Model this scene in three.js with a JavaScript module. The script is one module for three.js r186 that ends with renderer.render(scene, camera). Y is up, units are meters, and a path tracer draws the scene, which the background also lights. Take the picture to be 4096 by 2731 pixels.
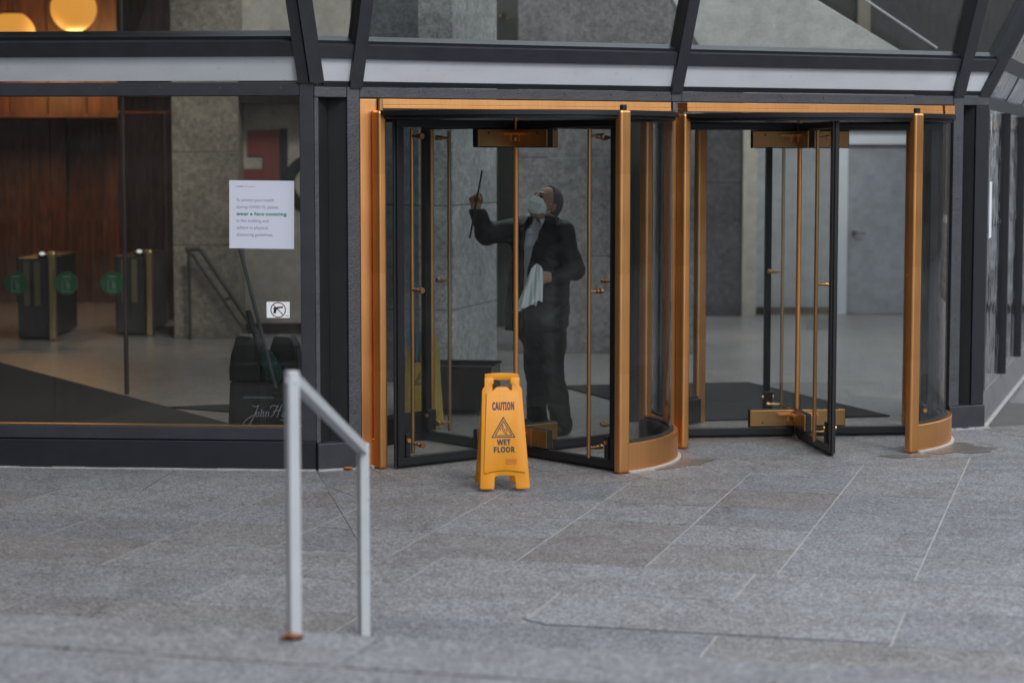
import * as THREE from 'three';
import { mergeGeometries, mergeVertices, toCreasedNormals } from 'three/addons/utils/BufferGeometryUtils.js';
import { RoundedBoxGeometry } from 'three/addons/geometries/RoundedBoxGeometry.js';

// ---------- camera, sky, sun, exposure ----------
const scene = new THREE.Scene();
const camera = new THREE.PerspectiveCamera(18.18, 1024 / 682, 0.1, 600);
camera.position.set(0, 1.9, 0);
camera.rotation.set(-0.08592, 0, 0);
camera.focus = 12.9;
camera.userData.fStop = 1.8;
scene.add(camera);

const renderer = new THREE.WebGLRenderer({ antialias: true });
renderer.setSize(1024, 682);
renderer.toneMapping = THREE.LinearToneMapping;
renderer.toneMappingExposure = 2.08;
renderer.shadowMap.enabled = true;

function rng(seed) { let a = seed >>> 0; return () => { a = (a + 0x6D2B79F5) | 0; let t = Math.imul(a ^ (a >>> 15), 1 | a); t = (t + Math.imul(t ^ (t >>> 7), 61 | t)) ^ t; return ((t ^ (t >>> 14)) >>> 0) / 4294967296; }; }
function hash2(x, y, s) { let h = Math.imul(x, 374761393) ^ Math.imul(y, 668265263) ^ Math.imul(s, 974634721); h = Math.imul(h ^ (h >>> 13), 1274126177); return ((h ^ (h >>> 16)) >>> 0) / 4294967296; }
// value noise that repeats after p cells
function vn(x, y, p, s) {
  const xi = Math.floor(x), yi = Math.floor(y); let fx = x - xi, fy = y - yi; fx = fx * fx * (3 - 2 * fx); fy = fy * fy * (3 - 2 * fy);
  const m = (a) => ((a % p) + p) % p;
  const a = hash2(m(xi), m(yi), s), b = hash2(m(xi + 1), m(yi), s), c = hash2(m(xi), m(yi + 1), s), d = hash2(m(xi + 1), m(yi + 1), s);
  return a + (b - a) * fx + (c - a) * fy + (a - b - c + d) * fx * fy;
}
function skyTexture() {          // overcast: brighter overhead, broad soft cloud
  const w = 256, h = 128, d = new Float32Array(w * h * 4);
  for (let j = 0; j < h; j++) for (let i = 0; i < w; i++) {
    const el = ((j + 0.5) / h - 0.5) * Math.PI, s = Math.max(0, Math.sin(el));
    const c = 0.5 * vn(i / 16, j / 10, 16, 5) + 0.3 * vn(i / 8, j / 5, 32, 6) + 0.2 * vn(i / 4, j / 3, 64, 7);
    const l = (0.52 + 0.62 * s) * (0.9 + 0.2 * c), k = (j * w + i) * 4;
    d[k] = l * 0.93; d[k + 1] = l * 0.985; d[k + 2] = l * 1.075; d[k + 3] = 1;
  }
  const t = new THREE.DataTexture(d, w, h, THREE.RGBAFormat, THREE.FloatType);
  t.mapping = THREE.EquirectangularReflectionMapping; t.magFilter = THREE.LinearFilter; t.minFilter = THREE.LinearFilter; t.needsUpdate = true;
  return t;
}
const sky = skyTexture();
scene.background = sky; scene.environment = sky;
const sun = new THREE.DirectionalLight(new THREE.Color(1, 0.965, 0.92), 0.7);
sun.position.set(14, 30, 16); sun.target.position.set(0, 0, -13); sun.castShadow = true; sun.shadow.radius = 26;
Object.assign(sun.shadow.camera, { left: -22, right: 22, top: 22, bottom: -22, near: 1, far: 90 });
sun.shadow.mapSize.set(2048, 2048);
scene.add(sun, sun.target);

// ---------- helpers ----------
const R = THREE.MathUtils.degToRad, V = (x, y, z) => new THREE.Vector3(x, y, z);
const taken = {};
function numbered(n) { if (!(n in taken)) { taken[n] = 0; return n; } taken[n]++; return n + '_' + String(taken[n]).padStart(3, '0'); }
function mesh(name, geo, mat, parent) {
  const m = new THREE.Mesh(geo, mat); m.name = parent === scene ? numbered(name) : name; m.castShadow = m.receiveShadow = true; parent.add(m); return m;
}
function thing(name, label, category, pos = [0, 0, 0], turn = 0, group) {
  const o = new THREE.Group(); o.name = numbered(name); o.position.set(...pos); o.rotation.y = turn; o.userData = { label, category }; if (group) o.userData.group = group; scene.add(o); return o;
}
function tag(o, label, category, group) { o.userData.label = label; o.userData.category = category; if (group) o.userData.group = group; return o; }
function struct(name, geo, mat, label) { const m = mesh(name, geo, mat, scene); m.userData.kind = 'structure'; if (label) m.userData.label = label; return m; }
// uv in metres from each face's main direction
function uvm(g, ox = 0, oy = 0) {
  g = g.index ? g.toNonIndexed() : g;
  const p = g.attributes.position, n = p.count, uv = new Float32Array(n * 2), a = V(), b = V(), c = V();
  for (let i = 0; i < n; i += 3) {
    a.fromBufferAttribute(p, i); b.fromBufferAttribute(p, i + 1); c.fromBufferAttribute(p, i + 2);
    const N = b.clone().sub(a).cross(c.clone().sub(a)), x = Math.abs(N.x), y = Math.abs(N.y), z = Math.abs(N.z);
    for (let k = 0; k < 3; k++) { const q = [a, b, c][k]; let u, v; if (y >= x && y >= z) { u = q.x; v = q.z; } else if (x >= z) { u = q.z; v = q.y; } else { u = q.x; v = q.y; } uv[(i + k) * 2] = u + ox; uv[(i + k) * 2 + 1] = v + oy; }
  }
  g.setAttribute('uv', new THREE.BufferAttribute(uv, 2)); return g;
}
function bx(x0, x1, y0, y1, z0, z1, r = 0) {
  const w = x1 - x0, h = y1 - y0, d = z1 - z0;
  const g = r > 0 ? new RoundedBoxGeometry(w, h, d, 1, Math.min(r, w / 2.2, h / 2.2, d / 2.2)) : new THREE.BoxGeometry(w, h, d);
  g.translate((x0 + x1) / 2, (y0 + y1) / 2, (z0 + z1) / 2); return uvm(g);
}
function cyl(r, y0, y1, x = 0, z = 0, seg = 20, r2 = r) { const g = new THREE.CylinderGeometry(r2, r, y1 - y0, seg); g.translate(x, (y0 + y1) / 2, z); return g; }
function rod(a, b, r, seg = 12, r2 = r) {
  const d = b.clone().sub(a), g = new THREE.CylinderGeometry(r2, r, d.length(), seg);
  g.applyQuaternion(new THREE.Quaternion().setFromUnitVectors(V(0, 1, 0), d.clone().normalize())); g.translate((a.x + b.x) / 2, (a.y + b.y) / 2, (a.z + b.z) / 2); return g;
}
function join(list) { return mergeGeometries(list.map((g) => { g = g.index ? g.toNonIndexed() : g; for (const k of Object.keys(g.attributes)) if (!['position', 'normal', 'uv'].includes(k)) g.deleteAttribute(k); if (!g.attributes.uv) g.setAttribute('uv', new THREE.BufferAttribute(new Float32Array(g.attributes.position.count * 2), 2)); return g; })); }
// convex polygon (3-D points, counter-clockwise seen from its front) pushed back by vec into a solid
function prism(pts, vec) {
  const P = [], n = pts.length, q = pts.map((p) => p.clone().add(vec));
  const tri = (a, b, c) => P.push(a.x, a.y, a.z, b.x, b.y, b.z, c.x, c.y, c.z);
  for (let i = 1; i < n - 1; i++) { tri(pts[0], pts[i], pts[i + 1]); tri(q[0], q[i + 1], q[i]); }
  for (let i = 0; i < n; i++) { const j = (i + 1) % n; tri(pts[i], q[i], q[j]); tri(pts[i], q[j], pts[j]); }
  const g = new THREE.BufferGeometry(); g.setAttribute('position', new THREE.Float32BufferAttribute(P, 3)); g.computeVertexNormals(); return uvm(g);
}
const flat = (pts, y) => { const g = prism(pts.map(([x, z]) => V(x, y, z)), V(0, -0.05, 0)); return g; };   // pts counter-clockwise seen from above means x right, z towards the viewer

// ---------- textures ----------
function grid(size, fn, opt = {}) {
  const d = new Uint8Array(size * size * 4);
  for (let j = 0; j < size; j++) for (let i = 0; i < size; i++) { const c = fn(i, j), k = (j * size + i) * 4; for (let n = 0; n < 3; n++) d[k + n] = Math.max(0, Math.min(255, 255 * (Array.isArray(c) ? c[n] : c))); d[k + 3] = 255; }
  const t = new THREE.DataTexture(d, size, size); t.wrapS = t.wrapT = THREE.RepeatWrapping; t.magFilter = THREE.LinearFilter; t.minFilter = THREE.LinearMipmapLinearFilter; t.generateMipmaps = true;
  if (opt.srgb) t.colorSpace = THREE.SRGBColorSpace; t.repeat.set(opt.rep || 1, opt.rep || 1); t.needsUpdate = true; return t;
}
// granite: 3 mm crystals, centimetre clumps and wide pale or dark drifts; one repeat is 2.4 m
const granite = grid(1024, (i, j) => {
  const f = hash2(i, j, 1), c1 = vn(i / 3, j / 3, 342, 2) , c2 = vn(i / 8, j / 8, 128, 3), c3 = vn(i / 64, j / 64, 16, 4), c4 = vn(i / 200 * 1, j / 200, 5.12 | 0, 8);
  let v = 0.78 + 0.26 * (f - 0.5) + 0.42 * (c1 - 0.5) + 0.18 * (c2 - 0.5) + 0.07 * (c3 - 0.5);
  if (c1 > 0.84) v += 0.14; if (c1 < 0.14) v -= 0.2;
  const sp = vn(i / 11 + 0.5, j / 11, 93, 9); if (sp > 0.955) v -= 0.3 * Math.min(1, (sp - 0.955) * 60);            // trodden gum
  const st = vn(i / 128, j / 128, 8, 10) * 0.7 + vn(i / 30, j / 30, 34, 11) * 0.3; v -= 0.16 * Math.max(0, st - 0.58);   // water stains
  return [v * 1.0, v * (0.99 + 0.02 * c3), v * (0.985 + 0.03 * c3)];
}, { srgb: true, rep: 1 / 2.4 });
const graniteBump = grid(512, (i, j) => 0.5 + 0.4 * (vn(i / 2, j / 2, 256, 12) - 0.5) + 0.3 * (vn(i / 7, j / 7, 73, 13) - 0.5) + 0.2 * (hash2(i, j, 15) - 0.5), { rep: 1 / 1.2 });
// wall granite: larger, cloudier crystal (one repeat 3 m)
const wallGranite = grid(1024, (i, j) => {
  const c1 = vn(i / 4, j / 4, 256, 21), c2 = vn(i / 14, j / 14, 73, 22), c3 = vn(i / 80, j / 80, 12, 23), f = hash2(i, j, 24);
  const v = 0.74 + 0.2 * (f - 0.5) + 0.22 * (c1 - 0.5) + 0.17 * (c2 - 0.5) + 0.10 * (c3 - 0.5); return [v, v, v * 1.01];
}, { srgb: true, rep: 1 / 3 });
// old brush paint: wrinkles and runs
const paintBump = grid(512, (i, j) => {
  const w = vn(i / 14, j / 9, 37, 31), w2 = Math.abs(vn(i / 26 + w, j / 12 + 2 * w, 20, 32) - 0.5) * 2, f = vn(i / 4, j / 4, 128, 33);
  return 0.3 + 0.45 * (1 - Math.pow(w2, 0.5)) + 0.2 * f;
}, { rep: 1 / 0.32 });
const fineBump = grid(256, (i, j) => 0.5 + 0.5 * (vn(i / 3, j / 3, 85, 41) - 0.5) + 0.3 * (hash2(i, j, 42) - 0.5), { rep: 1 / 0.25 });
const grime = grid(512, (i, j) => { const a = vn(i / 40, j / 40, 12, 51), b = vn(i / 9, j / 9, 56, 52), c = hash2(i, j, 53); const v = 0.9 + 0.1 * (a - 0.5) + 0.07 * (b - 0.5) + 0.04 * (c - 0.5); return [v, v, v * 1.005]; }, { srgb: true, rep: 1 / 0.9 });
const faint = grid(512, (i, j) => { const a = vn(i / 60, j / 30, 8, 151), b = vn(i / 6, j / 6, 85, 152), k = vn(i / 22, j / 5, 23, 153); const v = 0.985 + 0.03 * (a - 0.5) + 0.012 * (b - 0.5) - (k > 0.9 ? 0.06 * (k - 0.9) * 10 : 0); return [v, v, v]; }, { srgb: true, rep: 1 / 1.3 });
// drawn-metal streaks that run up the bronze
const brushed = grid(512, (i, j) => { const a = vn(i / 1.5, j / 256, 341, 61), b = vn(i / 6, j / 170, 85, 62), c = vn(i / 90, j / 128, 5, 63); const v = 0.95 + 0.045 * (a - 0.5) + 0.035 * (b - 0.5) + 0.05 * (c - 0.5); return [v, v * (0.985 + 0.02 * c), v * (0.97 + 0.05 * c)]; }, { srgb: true, rep: 1 / 0.6 });
const brushedRough = grid(256, (i, j) => { const a = vn(i / 1.6, j / 128, 160, 64), c = vn(i / 50, j / 64, 5, 65); return 0.74 + 0.12 * (a - 0.5) + 0.12 * (c - 0.5); }, { rep: 1 / 0.5 });
const wood = grid(512, (i, j) => { const w = vn(i / 60, j / 200, 8, 71), g = vn(i / 3 + 6 * w, j / 160, 170, 72), g2 = vn(i / 14 + 3 * w, j / 90, 36, 73); const v = 0.7 + 0.3 * (g - 0.5) + 0.3 * (g2 - 0.5); return [v, v * 0.93, v * 0.86]; }, { srgb: true, rep: 1 / 1.1 });
const weave = grid(256, (i, j) => 0.5 + 0.25 * Math.sin(i * Math.PI / 2) * Math.sin(j * Math.PI / 2) + 0.3 * (hash2(i, j, 81) - 0.5), { rep: 1 / 0.2 });
const carpet = grid(256, (i, j) => { const v = 0.7 + 0.4 * (hash2(i, j, 91) - 0.5) + 0.3 * (vn(i / 5, j / 5, 51, 92) - 0.5); return v; }, { srgb: true, rep: 1 / 0.5 });
const hazeFilm = grid(512, (i, j) => { const a = vn(i / 90, j / 40, 6, 161), b = vn(i / 4, j / 170, 128, 162), c = vn(i / 26, j / 26, 20, 163); return 0.998 - 0.010 * Math.max(0, a - 0.3) - 0.009 * Math.max(0, b - 0.45) - 0.02 * Math.max(0, c - 0.72); }, { rep: 1 / 1.7 });   // thin dust streaks that also stand in for reflected haze on the glass
const ripple = grid(256, (i, j) => 0.5 + 0.6 * (vn(i / 20, j / 44, 12, 95) - 0.5) + 0.25 * (vn(i / 7, j / 24, 36, 96) - 0.5), { rep: 1 / 1.4 });

// ---------- materials ----------
const C = (r, g, b) => new THREE.Color().setRGB(r, g, b);
const std = (o) => new THREE.MeshStandardMaterial(o), phy = (o) => new THREE.MeshPhysicalMaterial(o);
const M = {
  paint: std({ color: C(0.036, 0.039, 0.047), roughness: 0.48, map: grime, bumpMap: fineBump, bumpScale: 0.0006 }),
  paintDark: std({ color: C(0.018, 0.020, 0.026), roughness: 0.4, map: grime, bumpMap: fineBump, bumpScale: 0.0004 }),
  paintRough: std({ color: C(0.064, 0.067, 0.077), roughness: 0.42, map: grime, bumpMap: paintBump, bumpScale: 0.0035 }),
  slot: std({ color: C(0.016, 0.017, 0.019), roughness: 0.55, map: grime }),
  white: std({ color: C(0.63, 0.655, 0.70), roughness: 0.3, map: faint }),
  bronze: phy({ color: C(0.99, 0.485, 0.175), metalness: 1, roughness: 0.52, roughnessMap: brushedRough, map: brushed, anisotropy: 0.35 }),
  brass: phy({ color: C(0.52, 0.30, 0.13), metalness: 1, roughness: 0.5, roughnessMap: brushedRough, map: brushed }),
  black: std({ color: C(0.012, 0.0125, 0.014), roughness: 0.34, bumpMap: fineBump, bumpScale: 0.0003 }),
  rubber: std({ color: C(0.010, 0.010, 0.011), roughness: 0.75 }),
  glassUp: phy({ color: C(0.80, 0.83, 0.82), roughness: 0, transmission: 1, transmissionMap: hazeFilm, thickness: 0, ior: 1.6 }),
  glass: phy({ color: C(0.925, 0.95, 0.94), roughness: 0, transmission: 1, transmissionMap: hazeFilm, thickness: 0, ior: 1.3 }),
  glassWin: phy({ color: C(0.80, 0.80, 0.77), roughness: 0, transmission: 1, transmissionMap: hazeFilm, thickness: 0, ior: 1.45 }),
  glassRip: phy({ color: C(0.62, 0.64, 0.66), roughness: 0, transmission: 1, thickness: 0, ior: 1.9, bumpMap: ripple, bumpScale: 0.006 }),
  caulk: std({ color: C(0.42, 0.42, 0.41), roughness: 0.85, map: grime }),
  steel: std({ color: C(0.43, 0.45, 0.47), metalness: 0.0, roughness: 0.42, map: faint, bumpMap: fineBump, bumpScale: 0.0003 }),
  screw: std({ color: C(0.10, 0.10, 0.11), roughness: 0.4, metalness: 0.6 }),
  mortar: std({ color: C(0.35, 0.345, 0.335), roughness: 0.95, map: grime }),
  plaza: std({ color: C(0.27, 0.272, 0.285), roughness: 0.72, map: granite, bumpMap: graniteBump, bumpScale: 0.0012 }),
  lobbyFloor: std({ color: C(0.36, 0.335, 0.315), roughness: 0.3, map: granite }),
  mat: std({ color: C(0.016, 0.016, 0.018), roughness: 1, map: carpet }),
  matGrey: std({ color: C(0.040, 0.037, 0.034), roughness: 1, map: carpet }),
  gDark: std({ color: C(0.135, 0.13, 0.128), roughness: 0.5, map: wallGranite }),
  gLit: std({ color: C(0.60, 0.61, 0.585), roughness: 0.55, map: wallGranite }),  // daylit side of the column, its light painted into the stone colour
  gShaded: std({ color: C(0.20, 0.215, 0.225), roughness: 0.5, map: wallGranite }),  // shaded side of the column, its shade painted into the stone colour
  stoneWarm: std({ color: C(0.47, 0.41, 0.315), roughness: 0.6, map: wallGranite }),
  plaster: std({ color: C(0.50, 0.50, 0.49), roughness: 0.85, map: grime }),
  plasterWarm: std({ color: C(0.52, 0.475, 0.40), roughness: 0.85, map: grime }),
  wallGrey: std({ color: C(0.40, 0.42, 0.445), roughness: 0.7, map: grime }),
  doorGrey: std({ color: C(0.36, 0.375, 0.40), roughness: 0.55, map: grime }),
  wood: std({ color: C(0.19, 0.078, 0.030), roughness: 0.45, map: wood }),
  woodDark: std({ color: C(0.030, 0.014, 0.010), roughness: 0.45, map: wood }),
  woodUmber: std({ color: C(0.036, 0.026, 0.022), roughness: 0.5, map: wood }),
  cabinet: std({ color: C(0.02, 0.019, 0.018), roughness: 0.35 }),
  ceiling: std({ color: C(0.55, 0.55, 0.54), roughness: 0.9, map: grime }),
  yellow: std({ color: C(0.66, 0.255, 0.003), roughness: 0.5, map: faint, bumpMap: fineBump, bumpScale: 0.0004 }),
  yellowOld: std({ color: C(0.62, 0.42, 0.05), roughness: 0.5, map: grime, bumpMap: fineBump, bumpScale: 0.0004 }),
  facadeStone: std({ color: C(0.12, 0.117, 0.115), roughness: 0.8, map: wallGranite }),
  farGlass: std({ color: C(0.02, 0.024, 0.03), roughness: 0.12 }),
};
for (const k of ['glassUp', 'glass', 'glassWin', 'glassRip']) M[k].side = THREE.DoubleSide;
const slabTints = [[0.272, 0.275, 0.29], [0.252, 0.257, 0.275], [0.292, 0.293, 0.304], [0.238, 0.241, 0.258], [0.262, 0.252, 0.248], [0.28, 0.276, 0.282], [0.262, 0.268, 0.276]];
const slabMats = slabTints.map((t) => std({ color: C(...t), roughness: 0.7, map: granite, bumpMap: graniteBump, bumpScale: 0.0014 }));
const brownSlab = std({ color: C(0.245, 0.228, 0.222), roughness: 0.74, map: granite, bumpMap: graniteBump, bumpScale: 0.0014 });

// ---------- ground ----------
const A15 = R(15.5), ax = [Math.cos(A15), Math.sin(A15)], bxv = [Math.sin(A15), -Math.cos(A15)];      // paving directions: across (x, z) and away
const st = (s, t) => [s * ax[0] + t * bxv[0], s * ax[1] + t * bxv[1]];
const fD = { o: [-1.19, -12.87], a: R(24.7) }, fL = { o: [-1.19, -12.873], a: R(-4.5) }, fR = { o: [3.323, -14.945], a: R(72.2) };
for (const f of [fD, fL, fR]) { f.d = [Math.cos(f.a), -Math.sin(f.a)]; f.n = [Math.sin(f.a), Math.cos(f.a)]; f.w = (x, z) => [f.o[0] + f.d[0] * x + f.n[0] * z, f.o[1] + f.d[1] * x + f.n[1] * z]; }
function clip(poly, px, pz, nx, nz) {          // keep the side that (nx, nz) points to
  const out = [];
  for (let i = 0; i < poly.length; i++) {
    const a = poly[i], b = poly[(i + 1) % poly.length], da = (a[0] - px) * nx + (a[1] - pz) * nz, db = (b[0] - px) * nx + (b[1] - pz) * nz;
    if (da >= 0) out.push(a);
    if (da * db < 0) { const k = da / (da - db); out.push([a[0] + (b[0] - a[0]) * k, a[1] + (b[1] - a[1]) * k]); }
  }
  return out;
}
const area = (p) => { let s = 0; for (let i = 0; i < p.length; i++) { const q = p[(i + 1) % p.length]; s += p[i][0] * q[1] - q[0] * p[i][1]; } return s / 2; };
const upward = (p) => (area(p) > 0 ? p.slice().reverse() : p);          // so that prism() faces up
const plaza = struct('plaza', uvm(new THREE.BoxGeometry(400, 0.1, 400).translate(0, -0.078, 0)), M.plaza, 'grey granite paved plaza in front of the entrance');
mesh('mortar_bed', flat(upward([st(-8.5, 6.9), st(3.2, 6.9), st(3.2, 17), st(-8.5, 17)]), -0.006), std({ color: C(0.10, 0.098, 0.095), roughness: 1, map: grime }), plaza);
function joint(poly) { if (poly.length > 2 && Math.abs(area(poly)) > 0.0005) mesh('mortar_joint', prism(upward(poly).map(([x, z]) => V(x, -0.0012, z)), V(0, -0.0044, 0)), M.mortar, plaza); }
const rs = rng(77);
function slab(poly, y = 0, parent = plaza, mat) {
  if (poly.length < 3 || Math.abs(area(poly)) < 0.004) return;
  poly = upward(poly);
  const g = prism(poly.map(([x, z]) => V(x, y + (rs() - 0.5) * 0.0016, z)), V(0, -0.028, 0));
  const uv = g.attributes.uv, ou = rs() * 7, ov = rs() * 7; for (let i = 0; i < uv.count; i++) uv.setXY(i, uv.getX(i) + ou, uv.getY(i) + ov);
  mesh('paving_slab', g, mat || slabMats[Math.floor(rs() * slabMats.length)], parent);
}
const BD = 1.16, BL = 0.82;                                           // border widths along the two facades
const pD = fD.w(0, BD), pL = fL.w(0, BL);
const gs = 0.0045, gt = 0.0028;
for (let k = -7; k <= 7; k++) for (let j = 0; j < 8; j++) {
  const s0 = -2.645 + 0.62 * k, t0 = 9.62 + 0.6 * j;
  let p = [st(s0 + gs, t0 + gt), st(s0 + 0.62 - gs, t0 + gt), st(s0 + 0.62 - gs, t0 + 0.6 - gt), st(s0 + gs, t0 + 0.6 - gt)];
  const bs = [Math.cos(R(10.1)), -Math.sin(R(10.1))];
  if (!j) { let q = [st(s0 - gs, 9.62), st(s0 + gs, 9.62), st(s0 + gs, 14.4), st(s0 - gs, 14.4)], mid = st(s0, 11.6), right = (mid[0] - fD.o[0]) * bs[0] + (mid[1] - fD.o[1]) * bs[1] > 0; joint(right ? clip(q, pD[0], pD[1], ...fD.n) : clip(q, pL[0], pL[1], ...fL.n)); }
  const tint = (k === 0 && j === 0) || (k === 1 && j === 3) ? brownSlab : undefined;
  slab(clip(clip(p, fD.o[0] + bs[0] * 0.002, fD.o[1] + bs[1] * 0.002, ...bs), pD[0] + fD.n[0] * 0.003, pD[1] + fD.n[1] * 0.003, ...fD.n), 0, plaza, tint);
  slab(clip(clip(p, fD.o[0] - bs[0] * 0.002, fD.o[1] - bs[1] * 0.002, -bs[0], -bs[1]), pL[0], pL[1] + 0.003, ...fL.n), 0, plaza, tint);
}
for (const [t0, t1, off] of [[8.975, 9.62, -1.503], [8.30, 8.975, -0.765], [7.70, 8.30, -1.45], [7.1, 7.70, -0.7]])
  for (let k = -4; k <= 2; k++) { const s0 = off + 1.5 * k; joint([st(s0 - gs, t0), st(s0 + gs, t0), st(s0 + gs, t1), st(s0 - gs, t1)]); slab([st(s0 + gs, t0 + gt), st(s0 + 1.5 - gs, t0 + gt), st(s0 + 1.5 - gs, t1 - gt), st(s0 + gs, t1 - gt)]); }
{ // border slabs that follow the two facades, mitred at the building corner
  const bis = [Math.sin(R(10.1)), Math.cos(R(10.1))], side = [bis[1], -bis[0]], c = fD.o;
  for (let i = -1; i < 8; i++) for (const [z0, z1] of [[-0.02, 0.6], [0.6, BD]]) {
    const x0 = i * 0.92 + (z0 > 0 ? 0.46 : 0) - 0.6;
    let p = [fD.w(x0 + 0.003, z0 + 0.002), fD.w(x0 + 0.917, z0 + 0.002), fD.w(x0 + 0.917, z1 - 0.002), fD.w(x0 + 0.003, z1 - 0.002)];
    p = clip(p, c[0] + side[0] * 0.0008, c[1] + side[1] * 0.0008, ...side); slab(p);
  }
  for (let i = -6; i < 2; i++) {
    const x0 = i * 1.22 + 0.35;
    let p = [fL.w(x0 + gs, -0.02), fL.w(x0 + 1.22 - gs, -0.02), fL.w(x0 + 1.22 - gs, BL - 0.002), fL.w(x0 + gs, BL - 0.002)];
    p = clip(p, c[0] - side[0] * 0.0008, c[1] - side[1] * 0.0008, -side[0], -side[1]); slab(p);
  }
}
// a sunken, cracked joint in the near row
{
  const pts = [[0.045, -8.70], [0.08, -8.64], [0.10, -8.645], [0.135, -8.585], [0.3, -8.545], [0.7, -8.44], [1.1, -8.335], [1.484, -8.235]].map(([x, z]) => V(x, 0.0, z));
  const g = new THREE.TubeGeometry(new THREE.CatmullRomCurve3(pts, false, 'catmullrom', 0.1), 60, 0.007, 6); g.scale(1, 0.3, 1); g.translate(0, 0.0008, 0);
  tag(mesh('paving_crack', g, std({ color: C(0.05, 0.05, 0.055), roughness: 1 }), scene), 'long dark crack in the near row of paving', 'crack');
}
// lobby floor behind the facades
struct('lobby_floor', flat(upward([fL.w(-8.4, -0.03), fD.w(0, -0.03), fD.w(4.95, -0.03), fR.w(14.2, -0.05), [-9.6, -28.4]]), 0.0005), M.lobbyFloor, 'polished grey granite floor of the lobby');

// upper terrace with two steps down to the plaza
const terrace = struct('terrace', flat(upward([st(-30, 6.22), st(30, 6.22), st(30, -14), st(-30, -14)]), 0.296), M.plaza, 'raised stone terrace in the foreground');
mesh('terrace_bed', flat(upward([st(-30, 6.66), st(30, 6.66), st(30, 5.5), st(-30, 5.5)]), 0.293).translate(0, 0, 0), M.mortar, terrace);
for (let k = -6; k < 5; k++) { const s0 = -2.3 + 1.5 * k; slab([st(s0 + gs, 6.24), st(s0 + 1.5 - gs, 6.24), st(s0 + 1.5 - gs, 6.67), st(s0 + gs, 6.67)], 0.3, terrace); }
struct('step', prism(upward([st(-30, 6.65), st(30, 6.65), st(30, 5.6), st(-30, 5.6)]).map(([x, z]) => V(x, 0.2715, z)), V(0, -0.27, 0)), M.plaza, 'granite riser below the terrace edge');
for (const [t0, t1, y] of [[6.6, 7.08, 0.15]]) struct('step', prism(upward([st(-30, t1), st(30, t1), st(30, t0), st(-30, t0)]).map(([x, z]) => V(x, y, z)), V(0, -0.15, 0)), M.plaza, 'granite step between terrace and plaza');

// ---------- facades ----------
// a sheet on a wall that leans outwards by t per metre of height: outline in (x, h), pushed from offset w1 back to w0 along its normal
function leanPrism(out, y0, t, w0, w1) {
  const l = Math.hypot(1, t), n = V(0, -t / l, 1 / l);
  return prism(out.map(([x, h]) => V(x, y0 + h, h * t).addScaledVector(n, w1)), n.clone().multiplyScalar(w0 - w1));
}
const leanPane = (out, y0, t, w) => { const P = [], l = Math.hypot(1, t), n = V(0, -t / l, 1 / l), q = out.map(([x, h]) => V(x, y0 + h, h * t).addScaledVector(n, w)); for (let i = 1; i < q.length - 1; i++) for (const a of [q[0], q[i], q[i + 1]]) P.push(a.x, a.y, a.z); const g = new THREE.BufferGeometry(); g.setAttribute('position', new THREE.Float32BufferAttribute(P, 3)); g.computeVertexNormals(); return uvm(g); };
const pane = (x0, x1, y0, y1, z) => { const g = new THREE.PlaneGeometry(x1 - x0, y1 - y0); g.translate((x0 + x1) / 2, (y0 + y1) / 2, z); return uvm(g); };
const YK = 2.325, YL = 2.352, TD = 0.38, TL = 0.47, TR = 0.51, HT = 3.0;
const screwG = new THREE.CylinderGeometry(0.0075, 0.009, 0.005, 10).rotateX(Math.PI / 2);
function screwAt(parent, x, y, z) { const m = mesh('screw', screwG, M.screw, parent); m.position.set(x, y, z); }

// left window wall
const wallL = thing('window_wall', 'dark grey framed window wall left of the doors, showing the lobby', 'window wall', [fL.o[0], 0, fL.o[1]], fL.a);
mesh('plinth', bx(-8.3, -0.005, 0, 0.178, -0.22, 0.0, 0.006), M.paintDark, wallL);
mesh('bottom_rail', bx(-8.3, -0.09, 0.184, 0.262, -0.16, -0.010, 0.004), M.paint, wallL);
mesh('head_rail', bx(-8.3, -0.09, 2.272, 2.352, -0.16, -0.004, 0.004), M.paint, wallL);
mesh('jamb', bx(-0.0895, -0.002, 0.180, 2.352, -0.16, 0.0, 0.004), M.paint, wallL);
mesh('glazing_bead', bx(-8.2, -0.0905, 0.2625, 0.270, -0.075, -0.03), M.brass, wallL);
for (const x of [-4.1, -8.2]) mesh('mullion', bx(x - 0.04, x + 0.04, 0.263, 2.271, -0.16, -0.002), M.paint, wallL);
mesh('pane', pane(-4.06, -0.0895, 0.262, 2.272, -0.06), M.glassWin, wallL);
mesh('pane', pane(-8.16, -4.14, 0.262, 2.272, -0.06), M.glassWin, wallL);
{ const g = []; for (let i = 0; i < 40; i++) { const x = -8.2 + i * 0.205; g.push(bx(x, x + 0.203, -0.003, 0.006 + 0.004 * hash2(i, 3, 7), 0.0, 0.014 + 0.010 * hash2(i, 4, 7))); } mesh('caulk_line', join(g), M.caulk, wallL); }
const rL = (h, x = -0.094) => x - 0.0635 * h;
mesh('white_panel', leanPrism([[-4.06, 0.004], [rL(0.004), 0.004], [rL(0.149), 0.149], [-4.06, 0.149]], YL, TL, -0.03, -0.012), M.white, wallL);
mesh('white_panel', leanPrism([[-8.2, 0.004], [-4.14, 0.004], [-4.14, 0.149], [-8.2, 0.149]], YL, TL, -0.03, -0.012), M.white, wallL);
mesh('transom', leanPrism([[-8.2, 0.15], [rL(0.15), 0.15], [rL(0.236), 0.236], [-8.2, 0.236]], YL, TL, -0.12, 0.004), M.paint, wallL);
mesh('sill_bead', leanPrism([[-8.2, 0.2365], [rL(0.2365), 0.2365], [rL(0.256), 0.256], [-8.2, 0.256]], YL, TL, -0.12, -0.03), M.paintDark, wallL);
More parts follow.
